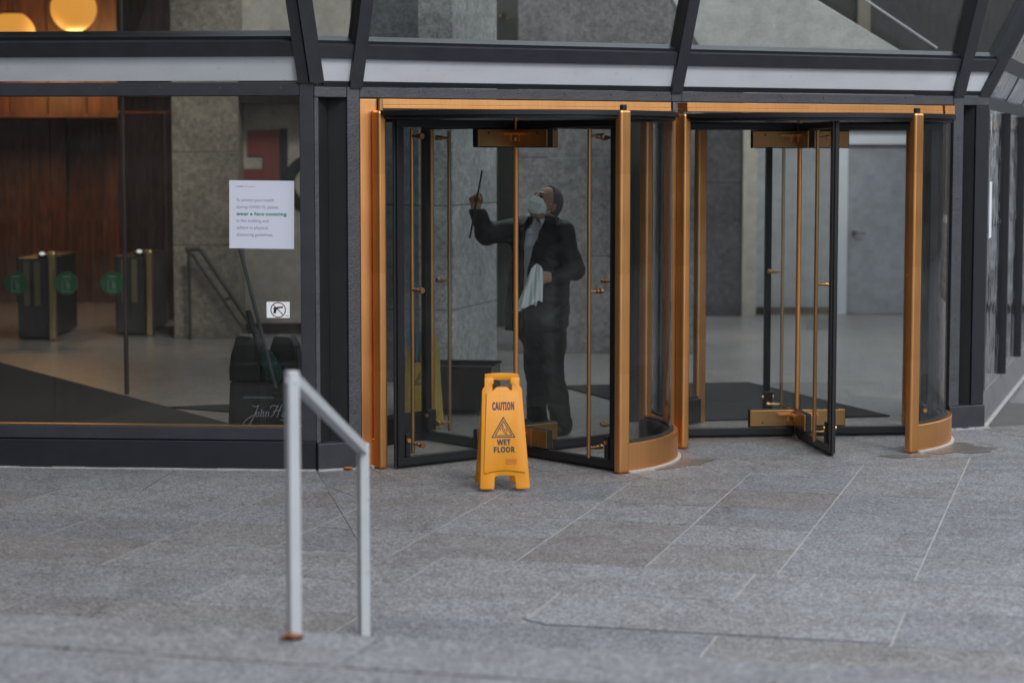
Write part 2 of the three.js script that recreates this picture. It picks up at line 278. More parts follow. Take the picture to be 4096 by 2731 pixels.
mesh('mullion', leanPrism([[-4.139, 0.004], [-4.061, 0.004], [-4.061, HT], [-4.139, HT]], YL, TL, -0.12, 0.008), M.paint, wallL);
mesh('mullion', leanPrism([[rL(0.0005), 0.0005], [rL(0.0005, -0.028), 0.0005], [rL(HT, -0.028), HT], [rL(HT), HT]], YL, TL, -0.12, 0.012), M.paint, wallL);
mesh('pane', leanPane([[-4.06, 0.25], [rL(0.25), 0.25], [rL(HT), HT], [-4.06, HT]], YL, TL, -0.06), M.glassUp, wallL);
mesh('pane', leanPane([[-8.2, 0.25], [-4.14, 0.25], [-4.14, HT], [-8.2, HT]], YL, TL, -0.06), M.glassUp, wallL);
for (let i = 0; i < 9; i++) screwAt(wallL, -0.2 - i * 0.37, 2.318, -0.003);

// entrance facade
const wallD = thing('entrance_facade', 'angled grey entrance wall with bronze trim round two revolving doors', 'facade', [fD.o[0], 0, fD.o[1]], fD.a);
mesh('plinth', bx(0.004, 0.288, 0, 0.168, -0.2, 0.02, 0.008), M.paint, wallD);
mesh('plinth', bx(4.668, 4.972, 0, 0.168, -0.2, 0.02, 0.008), M.paint, wallD);
mesh('jamb', bx(0.002, 0.03, 0.168, 2.262, -0.1, 0.0, 0.004), M.paintRough, wallD);
mesh('post', bx(0.209, 0.290, 0.168, 2.3245, -0.1, 0.010, 0.005), M.paintRough, wallD);
mesh('post', bx(4.668, 4.752, 0.168, 2.3245, -0.1, 0.010, 0.005), M.paintRough, wallD);
mesh('post', bx(4.862, 4.968, 0.168, 2.262, -0.1, 0.004, 0.005), M.paintDark, wallD);
for (const [x0, x1] of [[0.031, 0.208], [4.753, 4.861]]) {             // V-shaped dark recesses
  const xm = (x0 + x1) / 2;
  mesh('recess_panel', prism([V(x0, 0.168, -0.015), V(xm - 0.001, 0.168, -0.085), V(xm - 0.001, 2.262, -0.085), V(x0, 2.262, -0.015)], V(0, 0, -0.012)), M.slot, wallD);
  mesh('recess_panel', prism([V(xm + 0.001, 0.168, -0.085), V(x1, 0.168, -0.015), V(x1, 2.262, -0.015), V(xm + 0.001, 2.262, -0.085)], V(0, 0, -0.012)), M.slot, wallD);
}
for (const [x0, x1] of [[0.001, 0.2085], [0.2908, 2.444], [2.4455, 2.5215], [2.523, 4.6675], [4.7525, 4.968]]) mesh('header_beam', bx(x0, x1, 2.2625, 2.3243, -0.12, 0.006, 0.004), M.paintRough, wallD);
for (let i = 0; i < 5; i++) { screwAt(wallD, 0.25, 0.36 + i * 0.42, 0.011); screwAt(wallD, 4.71, 0.36 + i * 0.42, 0.011); }
for (let i = 0; i < 7; i++) { screwAt(wallD, 0.36 + i * 0.33, 2.305, 0.007); screwAt(wallD, 2.62 + i * 0.33, 2.305, 0.007); }
mesh('bronze_jamb', bx(0.2925, 0.404, 0.004, 2.255, -0.10, 0.004, 0.004), M.bronze, wallD);
for (const [x0, x1] of [[0.432, 2.428], [2.548, 4.56], [4.578, 4.66]]) { mesh('head_trim', bx(x0, x1, 2.221, 2.2555, -0.10, 0.03, 0.002), M.bronze, wallD); mesh('head_trim', bx(x0, x1, 2.198, 2.2195, -0.10, 0.034, 0.002), M.bronze, wallD); }
mesh('head_trim', bx(0.408, 0.430, 2.185, 2.2555, -0.10, 0.036, 0.002), M.brass, wallD);
mesh('bronze_mullion', bx(2.452, 2.490, 0.004, 2.1975, -0.10, 0.012, 0.004), M.brass, wallD); mesh('gap_filler', bx(2.491, 2.545, 0.004, 2.1975, -0.10, -0.01), M.rubber, wallD); mesh('gap_filler', bx(0.405, 0.45, 0.004, 2.184, -0.10, -0.012), M.rubber, wallD);  // black strips fill the gaps, added to stop bronze inter-reflection
mesh('bronze_jamb', bx(4.61, 4.6665, 0.004, 2.1975, -0.10, -0.03, 0.004), M.black, wallD);
for (const [a, b] of [[0, 0.3], [4.64, 4.98]]) { const g = []; for (let x = a; x < b - 0.01; x += 0.06) g.push(bx(x, x + 0.06, -0.003, 0.008 + 0.008 * hash2((x * 100) | 0, 1, 9), 0.02, 0.036 + 0.012 * hash2((x * 100) | 0, 2, 9))); mesh('caulk_line', join(g), M.caulk, wallD); }
const aL = (h, x = -0.026) => x - 0.285 * h, aR = (h, x = 4.966) => x + 0.343 * h;
mesh('mullion', leanPrism([[aL(0), 0], [aL(0, 0.065), 0], [aL(HT, 0.065), HT], [aL(HT), HT]], YK + 0.027, TD, -0.12, 0.012), M.paint, wallD);
mesh('mullion', leanPrism([[aR(0, 4.885), 0], [aR(0), 0], [aR(HT), HT], [aR(HT, 4.885), HT]], YK, TD, -0.12, 0.012), M.paint, wallD);
const mullX = [[0.227, 0.305], [2.441, 2.518], [4.662, 4.750]];
for (const [x0, x1] of mullX) mesh('mullion', leanPrism([[x0, 0.0005], [x1, 0.0005], [x1, HT], [x0, HT]], YK, TD, -0.12, 0.022), M.paint, wallD);
const bays = [[(h) => aL(h, 0.066), (h) => 0.226], [(h) => 0.306, (h) => 2.440], [(h) => 2.519, (h) => 4.661], [(h) => 4.751, (h) => aR(h, 4.884)]];
for (const [l, r] of bays) {
  const q = (h0, h1) => [[l(h0), h0], [r(h0), h0], [r(h1), h1], [l(h1), h1]];
  mesh('sill_bead', leanPrism(q(0.001, 0.03), YK, TD, -0.12, -0.006), M.paintDark, wallD);
  mesh('white_panel', leanPrism(q(0.031, 0.165), YK, TD, -0.03, -0.012), M.white, wallD);
  mesh('transom', leanPrism(q(0.166, 0.246), YK, TD, -0.12, 0.004), M.paint, wallD);
  mesh('sill_bead', leanPrism(q(0.2465, 0.262), YK, TD, -0.12, -0.03), M.paintDark, wallD);
  mesh('pane', leanPane(q(0.255, HT), YK, TD, -0.06), M.glassUp, wallD);
}

// side facade running back on the right
const wallR = thing('side_window_wall', 'glossy window wall receding at the right edge above a pale stone base', 'window wall', [fR.o[0], 0, fR.o[1]], fR.a);
mesh('stone_base', bx(0.012, 14, 0, 0.25, -0.25, 0.0, 0.004), std({ color: C(0.20, 0.20, 0.205), roughness: 0.5, map: grime }), wallR);
mesh('corner_jamb', bx(0.012, 0.11, 0.251, 2.235, -0.12, 0.001), M.paintDark, wallR);
mesh('head_rail', bx(0.012, 14, 2.236, 2.324, -0.12, 0.0), M.paint, wallR);
mesh('caulk_line', bx(-0.01, 14, -0.003, 0.02, 0.0, 0.03, 0.006), M.caulk, wallR);
let px = 0.111;
for (const x of [1.42, 2.9, 4.4, 5.9, 7.4, 8.9, 10.4, 11.9]) {
  mesh('pane', pane(px, x - 0.035, 0.251, 2.235, -0.003), M.glassRip, wallR);
  mesh('mullion', bx(x - 0.034, x + 0.034, 0.251, 2.235, -0.12, 0.036), M.paintDark, wallR); px = x + 0.035;
}
const sR = (h) => -0.05 * h;
mesh('transom', leanPrism([[sR(0.18), 0.18], [14, 0.18], [14, 0.27], [sR(0.27), 0.27]], YK, TR, -0.1, 0.002), M.paint, wallR);
mesh('mullion', leanPrism([[sR(0) + 0.002, 0], [0.07, 0], [0.07 + sR(HT), HT], [sR(HT) + 0.002, HT]], YK, TR, -0.1, 0.008), M.paint, wallR);
px = 0.071;
for (const x of [1.42, 2.9, 4.4, 5.9, 7.4, 8.9, 10.4, 11.9]) {
  mesh('pane', leanPane([[px, 0.01], [x - 0.03, 0.01], [x - 0.03, 0.179], [px, 0.179]], YK, TR, -0.002), M.glassRip, wallR);
  mesh('pane', leanPane([[px, 0.271], [x - 0.03, 0.271], [x - 0.03, HT], [px, HT]], YK, TR, -0.002), M.glassRip, wallR);
  mesh('mullion', leanPrism([[x - 0.029, 0.001], [x + 0.029, 0.001], [x + 0.029, HT], [x - 0.029, HT]], YK, TR, -0.1, 0.003), M.paint, wallR); px = x + 0.03;
}

// ---------- revolving doors ----------
const dir = (a) => V(Math.sin(R(a)), 0, Math.cos(R(a)));
function arcBand(r0, r1, a0, a1, y0, y1, n = 40) {           // solid curved band between two radii
  const s = new THREE.Shape();
  for (let i = 0; i <= n; i++) { const a = R(a0 + (a1 - a0) * i / n); const p = [r1 * Math.sin(a), -r1 * Math.cos(a)]; i ? s.lineTo(...p) : s.moveTo(...p); }
  for (let i = n; i >= 0; i--) { const a = R(a0 + (a1 - a0) * i / n); s.lineTo(r0 * Math.sin(a), -r0 * Math.cos(a)); }
  const g = new THREE.ExtrudeGeometry(s, { depth: y1 - y0, bevelEnabled: true, bevelThickness: 0.002, bevelSize: 0.002, bevelSegments: 1 });
  g.rotateX(-Math.PI / 2); g.translate(0, y0, 0);
  return uvm(toCreasedNormals(g, 0.5));
}
function arcPane(r, a0, a1, y0, y1) {
  const g = new THREE.CylinderGeometry(r, r, y1 - y0, 48, 1, true, R(a0), R(a1 - a0)); g.translate(0, (y0 + y1) / 2, 0); return g;
}
function postG(h) { return uvm(new RoundedBoxGeometry(0.085, h, 0.058, 4, 0.016).translate(0, h / 2, 0)); }
const P_H = 2.18;
function revolvingDoor(label, cx, cz, rot) {
  const g = thing('revolving_door', label, 'revolving door', [cx, 0, cz], 0, 'revolving doors in the entrance');
  const AX = -8;
  for (const s of [-1, 1]) {
    const a0 = AX + s * 47, a1 = AX + s * (s < 0 ? 136 : 130), lo = Math.min(a0, a1), hi = Math.max(a0, a1);
    mesh('curved_glass', arcPane(0.995, lo + 1, hi - 1, 0.176, 2.15), M.glass, g);
    mesh('curb', arcBand(1.0, 1.035, lo + 2.2, hi - 2.2, 0.006, 0.178), M.bronze, g);
    mesh('inner_curb', arcBand(0.955, 0.995, lo + 2.2, hi - 2.2, 0.006, 0.176), M.black, g);
    mesh('caulk_line', arcBand(1.034, 1.054, lo + 2, hi - 2, 0.0, 0.012), M.caulk, g);
    mesh('glazing_gasket', arcBand(0.984, 1.006, lo + 2.2, hi - 2.2, 0.179, 0.192), M.rubber, g);
    for (const a of [a0, a1]) {
      const p = mesh('enclosure_post', postG(P_H), M.bronze, g); const q = dir(a).multiplyScalar(1.014); p.position.set(q.x, 0.003, q.z); p.rotation.y = R(a);
      if (s > 0 && a === a0) { const c = mesh('post_cap', cyl(0.021, 2.1835, 2.214, 0, 0, 16), M.black, g); c.position.set(q.x, 0, q.z); }
    }
  }
  const disc = new THREE.CylinderGeometry(1.03, 1.03, 0.03, 96); disc.translate(0, 2.167, 0); mesh('canopy_disc', toCreasedNormals(disc, 0.6), M.black, g);
  mesh('canopy_ring', arcBand(0.975, 1.005, 0, 359.9, 2.134, 2.149, 96), M.black, g);
  mesh('center_shaft', cyl(0.0165, 0.012, 2.16, 0, 0, 20), M.bronze, g);
  for (let k = 0; k < 4; k++) {
    const leaf = new THREE.Group(); leaf.name = 'door_leaf'; leaf.rotation.y = R(rot + 90 * k - 90); g.add(leaf);        // local +x runs outwards
    const S = -1;                                                           // side of the push bar, local +z is towards growing angle... bar stands on the other
    mesh('frame', join([bx(0.03, 0.957, 2.085, 2.130, -0.022, 0.022, 0.004), bx(0.03, 0.957, 0.020, 0.072, -0.022, 0.022, 0.004), bx(0.905, 0.957, 0.0725, 2.0845, -0.022, 0.022, 0.004)]), M.black, leaf);
    mesh('sweep', join([bx(0.958, 0.972, 0.012, 2.131, -0.006, 0.006), bx(0.03, 0.957, 0.004, 0.0195, -0.005, 0.005)]), M.rubber, leaf);
    mesh('pane', pane(0.03, 0.905, 0.0725, 2.0845, 0), M.glass, leaf);
    for (const [y0, y1] of [[1.970, 2.078], [0.080, 0.190]]) {
      mesh('hub_gasket', bx(0.02, 0.336, y0 - 0.006, y1 + 0.006, -0.019, 0.019, 0.004), M.rubber, leaf);
      mesh('hub_plate', bx(0.024, 0.330, y0, y1, -0.029, 0.029, 0.003), M.brass, leaf);
      const ym = (y0 + y1) / 2;
      mesh('catch', join([bx(0.05, 0.14, ym + 0.018, ym + 0.032, -0.052, 0.052), bx(0.06, 0.075, ym - 0.02, ym + 0.018, -0.034, 0.034)]), M.bronze, leaf);
      mesh('hub_bolt', join([-1, 1].map((s) => new THREE.CylinderGeometry(0.0075, 0.0075, 0.006, 12).rotateX(Math.PI / 2).translate(0.245, ym + 0.03 * (y0 > 1 ? 1 : -1), s * 0.031))), M.screw, leaf);
    }
    const bz = 0.072;
    const bar = mesh('push_bar', cyl(0.0128, 0.075, 2.075, 0.775, bz, 16), M.brass, leaf);
    for (const y of [0.135, 1.09, 2.03]) {
      mesh('standoff', join([new THREE.CylinderGeometry(0.0085, 0.0085, 0.10, 12).rotateX(Math.PI / 2).translate(0.775, y, 0.026), new THREE.CylinderGeometry(0.0175, 0.0175, 0.018, 18).rotateX(Math.PI / 2).translate(0.775, y, -0.025), new THREE.CylinderGeometry(0.015, 0.015, 0.01, 18).rotateX(Math.PI / 2).translate(0.775, y, 0.008)]), M.brass, leaf);
    }
    mesh('lock', bx(0.872, 0.9045, 0.076, 0.215, -0.034, 0.034, 0.004), M.black, leaf);
    mesh('lock_cylinder', join([-1, 1].map((s) => new THREE.CylinderGeometry(0.0135, 0.0135, 0.012, 16).rotateX(Math.PI / 2).translate(0.888, 0.175, s * 0.036))), M.bronze, leaf);
  }
  for (const y of [2.015, 0.125]) { mesh('hub_disc', cyl(0.052, y - 0.012, y + 0.012, 0, 0, 24), M.brass, g); }
  return g;
}
revolvingDoor('bronze revolving door with its wings closing the front, man behind it', 0.025, -13.56, 40);
revolvingDoor('bronze revolving door on the right, one wing standing out towards the front', 1.945, -14.46, 6);

// ---------- lobby shell ----------
const roofOut = [fL.w(-8.5, 1.6), fD.w(-0.9, 1.4), fD.w(6.2, 1.4), fR.w(14.4, 1.8), [-9.8, -28.6]];
{ // ceiling with long roof glazing over the back half, unseen, placed to daylight the lobby
  const zA = -15.3, zB = -27.4, xA = -2.6, xB = 6.4, P4 = (a) => prism(upward(a).map(([x, z]) => V(x, 5.75, z)), V(0, -0.35, 0));
  const c = struct('lobby_ceiling', P4(clip(roofOut, 0, zA, 0, 1)), M.ceiling);
  mesh('ceiling_panel', P4(clip(roofOut, 0, zB, 0, -1)), M.ceiling, c);
  mesh('ceiling_panel', P4(clip(clip(clip(roofOut, 0, zA, 0, -1), 0, zB, 0, 1), xA, 0, -1, 0)), M.ceiling, c);
  mesh('ceiling_panel', P4(clip(clip(clip(roofOut, 0, zA, 0, -1), 0, zB, 0, 1), xB, 0, 1, 0)), M.ceiling, c);
  const k = thing('unseen_skylight', 'unseen roof glazing, out of view, placed to bring daylight into the lobby', 'unseen_skylight');
  for (let i = 0; i < 6; i++) { const x = xA + i * 1.5; mesh('pane', uvm(new THREE.PlaneGeometry(1.44, zA - zB).rotateX(-Math.PI / 2).translate(x + 0.75, 5.6, (zA + zB) / 2)), M.glass, k); if (i) mesh('glazing_bar', bx(x - 0.03, x + 0.03, 5.5, 5.65, zB, zA), M.paint, k); }
}
struct('wall_back', bx(-9.8, 8.4, 0, 5.4, -28.5, -28.2), M.plaster);
struct('wall_left', bx(-9.8, -9.5, 0, 5.4, -28.2, -12.2), M.plaster);
// dark wood screen wall behind the turnstiles, in tall boards
const screen = thing('wood_panel_wall', 'tall brown wood panel wall lit orange behind the turnstiles', 'wall');
{
  let x = -9.3, i = 0;
  while (x < -4.3) { const w = 0.42 + 0.12 * hash2(i, 1, 3); const low = i % 3 === 1; mesh('wood_board', bx(x, x + w - 0.012, 2.45, 5.38, -27.02, -26.9, 0.004), M.wood, screen); mesh('wood_board', bx(x, x + w - 0.012, 0.0, 2.40, low ? -28.18 : -28.05, low ? -28.1 : -27.95, 0.004), M.wood, screen); x += w; i++; }
  mesh('shading_soffit', bx(-9.3, x, 2.405, 2.448, -28.15, -26.86), M.wood, screen);  // soffit over the recessed lower wall, shaped to shade its boards from the lamps
}
const dark = thing('dark_screen_wall', 'brown wood flat wall beside the pale stone pier', 'wall');
mesh('panel', bx(-4.62, -4.08, 0, 2.42, -25.2, -25.1, 0.004), M.wood, dark);
mesh('panel', bx(-4.06, -3.52, 0, 2.42, -25.2, -25.1, 0.004), M.wood, dark);
mesh('upper_panel', bx(-4.62, -3.52, 2.44, 5.3, -25.2, -25.1, 0.004), M.wood, dark);
// stone piers built of stacked blocks
function pier(name, label, x0, x1, z0, z1, mat, joints, turn = 0, pivot = [0, 0]) {
  const t = thing(name, label, 'pier', [pivot[0], 0, pivot[1]], turn);
  for (let i = 0; i < joints.length - 1; i++) mesh('stone_block', bx(x0, x1, joints[i] + 0.003, joints[i + 1] - 0.003, z0, z1, 0.004), mat, t);
  return t;
}
pier('stone_pier', 'pale warm stone pier with the stair rail, seen through the left window', -3.576, -2.885, -24.2, -22.5, M.stoneWarm, [0, 0.98, 1.96, 2.94, 4.1, 5.4]);
pier('granite_column', 'granite column behind the left door, daylit tone put into its colour', -0.30, 0, -1.35, 0, M.gLit, [0, 0.62, 1.5, 2.36, 3.3, 4.3, 5.4], R(-15.5), [-0.497, -17.9]);
pier('granite_column', 'granite block beside the column, shaded tone put into its colour', -1.2, -0.305, -1.3, 0.02, M.gShaded, [0, 0.62, 1.5, 2.36, 3.3, 4.3, 5.4], R(-15.5), [-0.20, -17.84]);
pier('dark_partition', 'narrow dark olive partition between column and granite wall', -0.6, 0.4, -24.1, -24.0, std({ color: C(0.05, 0.048, 0.036), roughness: 0.6, map: grime }), [0, 2.7, 5.4]);
pier('granite_wall_block', 'dark grey granite wall behind the man', 0.06, 1.85, -21.9, -20.7, std({ color: C(0.33, 0.315, 0.31), roughness: 0.5, map: wallGranite }), [0, 0.95, 1.9, 2.85, 3.8, 5.4]);
pier('granite_wall_block', 'dark granite wall face seen through the right door', 1.85, 2.76, -27.5, -25.6, M.gDark, [0, 1.6, 3.2, 5.4]);
pier('beige_pier', 'narrow beige pier between granite and grey wall', 2.762, 2.93, -27.0, -25.55, M.plasterWarm, [0, 5.4]);
const artWall = thing('pale_partition', 'pale partition wall carrying the red and black graphic', 'wall');
mesh('wall_face', bx(-2.884, -1.2, 0, 5.4, -23.3, -23.0), M.plasterWarm, artWall);
mesh('soffit_band', bx(-2.884, -1.2, 2.47, 2.9, -22.99, -22.6), M.woodUmber, artWall);
mesh('skirting', bx(-2.884, -1.2, 0, 0.12, -22.998, -22.975), M.woodUmber, artWall);
{ // abstract red and black wall graphic
  const art = thing('wall_graphic', 'red notched shape with black bar and ring on pale wall', 'wall graphic', [0, 0, -22.985]);
  const sh = new THREE.Shape(); [[-2.84, 2.19], [-2.50, 2.20], [-2.50, 1.15], [-2.84, 1.15], [-2.84, 1.42], [-2.68, 1.42], [-2.68, 1.60], [-2.90, 1.60], [-2.90, 1.78], [-2.68, 1.78], [-2.68, 1.92], [-2.84, 1.92]].forEach((p, i) => (i ? sh.lineTo(...p) : sh.moveTo(...p)));
  mesh('red_shape', new THREE.ExtrudeGeometry(sh, { depth: 0.006, bevelEnabled: false }), std({ color: C(0.20, 0.052, 0.042), roughness: 0.7 }), art);
  mesh('black_bar', bx(-2.497, -2.41, 1.15, 2.21, 0, 0.006), std({ color: C(0.02, 0.02, 0.02), roughness: 0.7 }), art);
  mesh('black_ring', new THREE.TorusGeometry(0.26, 0.06, 8, 48).scale(1, 1, 0.08).translate(-2.14, 1.62, 0.006), std({ color: C(0.02, 0.02, 0.02), roughness: 0.7 }), art);
}
for (const [x0, x1, z0, z1, label] of [[0.82, 1.15, -15.7, -15.3, 'dark bronze pier between the two revolving doors, seen through curved glass'], [2.99, 3.24, -15.95, -15.5, 'dark bronze pier behind the curved glass of the right door']]) {
  const t = thing('dark_pier', label, 'pier'); mesh('casing', bx(x0, x1, 0.06, 2.6, z0, z1, 0.006), std({ color: C(0.016, 0.0135, 0.011), roughness: 0.35 }), t); mesh('base', bx(x0 - 0.008, x1 + 0.008, 0.001, 0.0595, z0 - 0.008, z1 + 0.008), M.cabinet, t);
}
const backdrop = thing('dark_backdrop_wall', 'dark wall placed behind the pale stair flank to set it off', 'wall');  // dark backdrop that keeps the stair flank distinct
mesh('wall_face', bx(1.9, 6.2, 2.62, 5.38, -21.2, -20.9), std({ color: C(0.030, 0.027, 0.023), roughness: 0.6, map: wood }), backdrop);
for (const x of [2.75, 3.35]) mesh('pilaster', bx(x, x + 0.12, 2.62, 5.38, -20.899, -20.82), std({ color: C(0.17, 0.14, 0.105), roughness: 0.6 }), backdrop);
const backR = thing('grey_partition', 'light grey lobby back wall with a flush door', 'wall');
mesh('wall_face', bx(2.935, 3.95, 0, 5.4, -26.2, -25.9), M.wallGrey, backR);
mesh('wall_face', bx(5.05, 8.2, 0, 5.4, -26.2, -25.9), M.wallGrey, backR);
mesh('wall_face', bx(3.95, 5.05, 2.17, 5.4, -26.2, -25.9), M.wallGrey, backR);
mesh('skirting', bx(2.935, 3.95, 0, 0.09, -25.9, -25.88), M.woodUmber, backR); mesh('skirting', bx(5.05, 8.2, 0, 0.09, -25.9, -25.88), M.woodUmber, backR);
mesh('head_band', bx(2.935, 8.2, 2.25, 2.36, -25.9, -25.86), M.plasterWarm, backR);
const fd = thing('flush_door', 'plain grey flush door in the lobby back wall', 'door');
mesh('door_frame', join([bx(3.951, 4.07, 0, 2.169, -26.0, -25.885, 0.004), bx(4.96, 5.049, 0, 2.169, -26.0, -25.885, 0.004), bx(4.0705, 4.9595, 2.06, 2.169, -26.0, -25.885, 0.004)]), M.white, fd);
mesh('door_slab', bx(4.075, 4.955, 0.008, 2.055, -25.98, -25.93, 0.003), M.doorGrey, fd);
mesh('door_handle', join([cyl(0.03, 0, 0.012, 0, 0, 18).rotateX(Math.PI / 2).translate(4.16, 0.99, -25.93), rod(V(4.16, 0.99, -25.92), V(4.16, 0.99, -25.87), 0.011), rod(V(4.16, 0.99, -25.87), V(4.29, 0.985, -25.87), 0.011)]), M.screw, fd);

// pale stone stair with handrail high on the right
const stair = thing('stone_stair_flank', 'pale stone stair side sloping down, behind the upper right glass', 'stair');
{
  const sh = new THREE.Shape(); [[1.75, 2.72], [3.62, 2.72], [2.1, 3.62], [1.55, 3.95], [1.35, 3.4]].forEach((p, i) => (i ? sh.lineTo(...p) : sh.moveTo(...p)));
  mesh('flank_wall', uvm(new THREE.ExtrudeGeometry(sh, { depth: 0.25, bevelEnabled: true, bevelSize: 0.008, bevelThickness: 0.008, bevelSegments: 1 }).translate(0, 0, -19.2)), std({ color: C(0.60, 0.60, 0.56), roughness: 0.8, map: grime }), stair);
  mesh('handrail', rod(V(1.2, 4.55, -18.95), V(3.75, 2.86, -18.95), 0.010), M.steel, stair);
  
}

// pendant lamps
const lampMat = std({ color: C(0.25, 0.17, 0.08), emissive: C(0.40, 0.165, 0.024), emissiveIntensity: 1, roughness: 0.6 });
for (const [x, y, label] of [[-5.216, 3.663, 'round glowing amber pendant lamp, the higher of the two'], [-5.95, 3.36, 'glowing amber pendant lamp cut by the left edge, the lower one']]) {
  const l = thing('pendant_lamp', label, 'lamp', [x, y, -25.6], 0, 'amber pendant lamps');
  const pr = [[0.001, -0.272]]; for (let i = 1; i < 20; i++) { const a = -Math.PI / 2 + i * Math.PI / 22; pr.push([0.272 * Math.cos(a), 0.272 * Math.sin(a)]); } pr.push([0.12, 0.235]);
  mesh('globe', new THREE.LatheGeometry(pr.map((p) => new THREE.Vector2(...p)), 40), lampMat, l);
  mesh('cap', cyl(0.125, 0.232, 0.262, 0, 0, 28), M.black, l); mesh('stem', cyl(0.008, 0.262, 5.40 - y, 0, 0, 8), M.black, l);
  const p = new THREE.PointLight(new THREE.Color(1, 0.55, 0.2), 2.4, 0, 2); p.position.set(0, -0.34, -0.1); p.castShadow = true; p.shadow.radius = 10; l.add(p);
}

// turnstiles
function turnstile(label, x, z) {
  const t = thing('turnstile', label, 'turnstile', [x, 0, z], 0, 'lobby turnstiles');
  mesh('end_post', new RoundedBoxGeometry(0.088, 0.93, 0.1, 3, 0.03).translate(0, 0.465, 0), phy({ color: C(0.62, 0.46, 0.24), metalness: 1, roughness: 0.28 }), t);
  mesh('cabinet', bx(-0.38, -0.05, 0.02, 0.86, -1.5, -0.05, 0.02), M.cabinet, t);
  for (const x of [-0.31, -0.20]) mesh('cabinet_trim', bx(x, x + 0.06, 0.36, 0.82, -0.049, -0.04), std({ color: C(0.10, 0.09, 0.045), roughness: 0.4 }), t);
  mesh('reader', bx(-0.17, -0.06, 0.865, 0.90, -0.2, -0.04, 0.008), M.cabinet, t);
  mesh('reader_light', new THREE.SphereGeometry(0.022, 14, 10).scale(1.4, 0.8, 1).translate(-0.11, 0.905, -0.03), std({ color: C(0.8, 0.8, 0.8), emissive: C(1, 1, 1), emissiveIntensity: 0.25 }), t);
  return t;
}
turnstile('turnstile with bright brass post nearest the left edge', -4.786, -22.17);
turnstile('turnstile with duller brass post beside the dark panel', -3.865, -22.7);
const green = std({ color: C(0.010, 0.075, 0.027), roughness: 0.5 }), pale = std({ color: C(0.12, 0.20, 0.16), roughness: 0.6 });
for (const [x, label] of [[-5.13, 'green round floor-gate sticker at the far left'], [-4.604, 'green round sticker just right of the bright brass post'], [-4.132, 'green round sticker furthest right, beside the thin fin']]) {
  const s = thing('round_sticker', label, 'sticker', [x, 0.61, -22.0], 0, 'green round stickers on the gates');
  mesh('disc', new THREE.CylinderGeometry(0.122, 0.122, 0.006, 36).rotateX(Math.PI / 2), green, s);
  mesh('pictogram', join([bx(-0.045, 0.045, 0.06, 0.075, 0.003, 0.005), bx(-0.045, 0.045, -0.09, -0.08, 0.003, 0.005), bx(-0.045, -0.038, -0.08, 0.03, 0.003, 0.005), bx(0.0, 0.012, -0.06, 0.02, 0.003, 0.005), bx(0.02, 0.032, -0.06, 0.0, 0.003, 0.005), bx(-0.045, 0.045, 0.03, 0.036, 0.003, 0.005)]), pale, s);
  mesh('gate_glass', pane(-0.2, 0.2, -0.5, 0.28, -0.006), M.glass, s);
}
const fin = thing('glass_fin', 'tall thin bronze-edged glass fin inside the left window', 'glass fin', [-3.112, 0, -17.1], R(60));
mesh('edge_strip', bx(-0.008, 0.008, 0.002, 5.38, -0.012, 0.012), std({ color: C(0.10, 0.065, 0.05), roughness: 0.4 }), fin); mesh('dark_strip', bx(0.009, 0.022, 0.002, 5.38, -0.01, 0.01), M.cabinet, fin);
// stair handrail in front of the warm pier
const rail2 = thing('stair_rail', 'dark bronze double stair rail against the warm stone pier', 'handrail');
const rb = std({ color: C(0.055, 0.047, 0.036), roughness: 0.4 });
mesh('post', rod(V(-3.38, 0.0, -22.3), V(-3.38, 0.93, -22.3), 0.018), rb, rail2);
mesh('top_rail', join([rod(V(-3.42, 0.94, -22.3), V(-3.26, 0.95, -22.3), 0.026), rod(V(-3.26, 0.95, -22.3), V(-2.62, -0.02, -22.3), 0.026)]), rb, rail2);
mesh('lower_rail', rod(V(-3.36, 0.90, -22.35), V(-2.74, -0.02, -22.35), 0.017), rb, rail2);
mesh('bracket', rod(V(-3.02, 0.42, -22.36), V(-2.92, 0.44, -22.28), 0.012), rb, rail2);

// floor mats
tag(mesh('floor_mat', flat(upward([[-9.0, -26.0], [-4.741, -19.665], [-2.044, -15.162], [-1.75, -14.2], [-6, -13.6]]), 0.012), M.matGrey, scene), 'grey-brown floor mat spreading inside the left window', 'floor mat');
tag(mesh('floor_mat', flat(upward([[-2.627, -16.148], [-1.2, -16.7], [-1.2, -15.4], [-2.0, -15.787]]), 0.011), M.mat, scene), 'black pointed floor mat end behind the black stand', 'floor mat');
const m3 = mesh('floor_mat', flat(upward([[0.388, -17.667], [2.003, -17.943], [2.785, -15.599], [1.30, -15.30]]), 0.012), M.mat, scene); tag(m3, 'black floor mat behind the right revolving door', 'floor mat');
mesh('mat_seam', rod(V(1.33, 0.0125, -16.55), V(2.4, 0.0125, -15.65), 0.006, 6), std({ color: C(0.06, 0.06, 0.065), roughness: 0.8 }), m3);
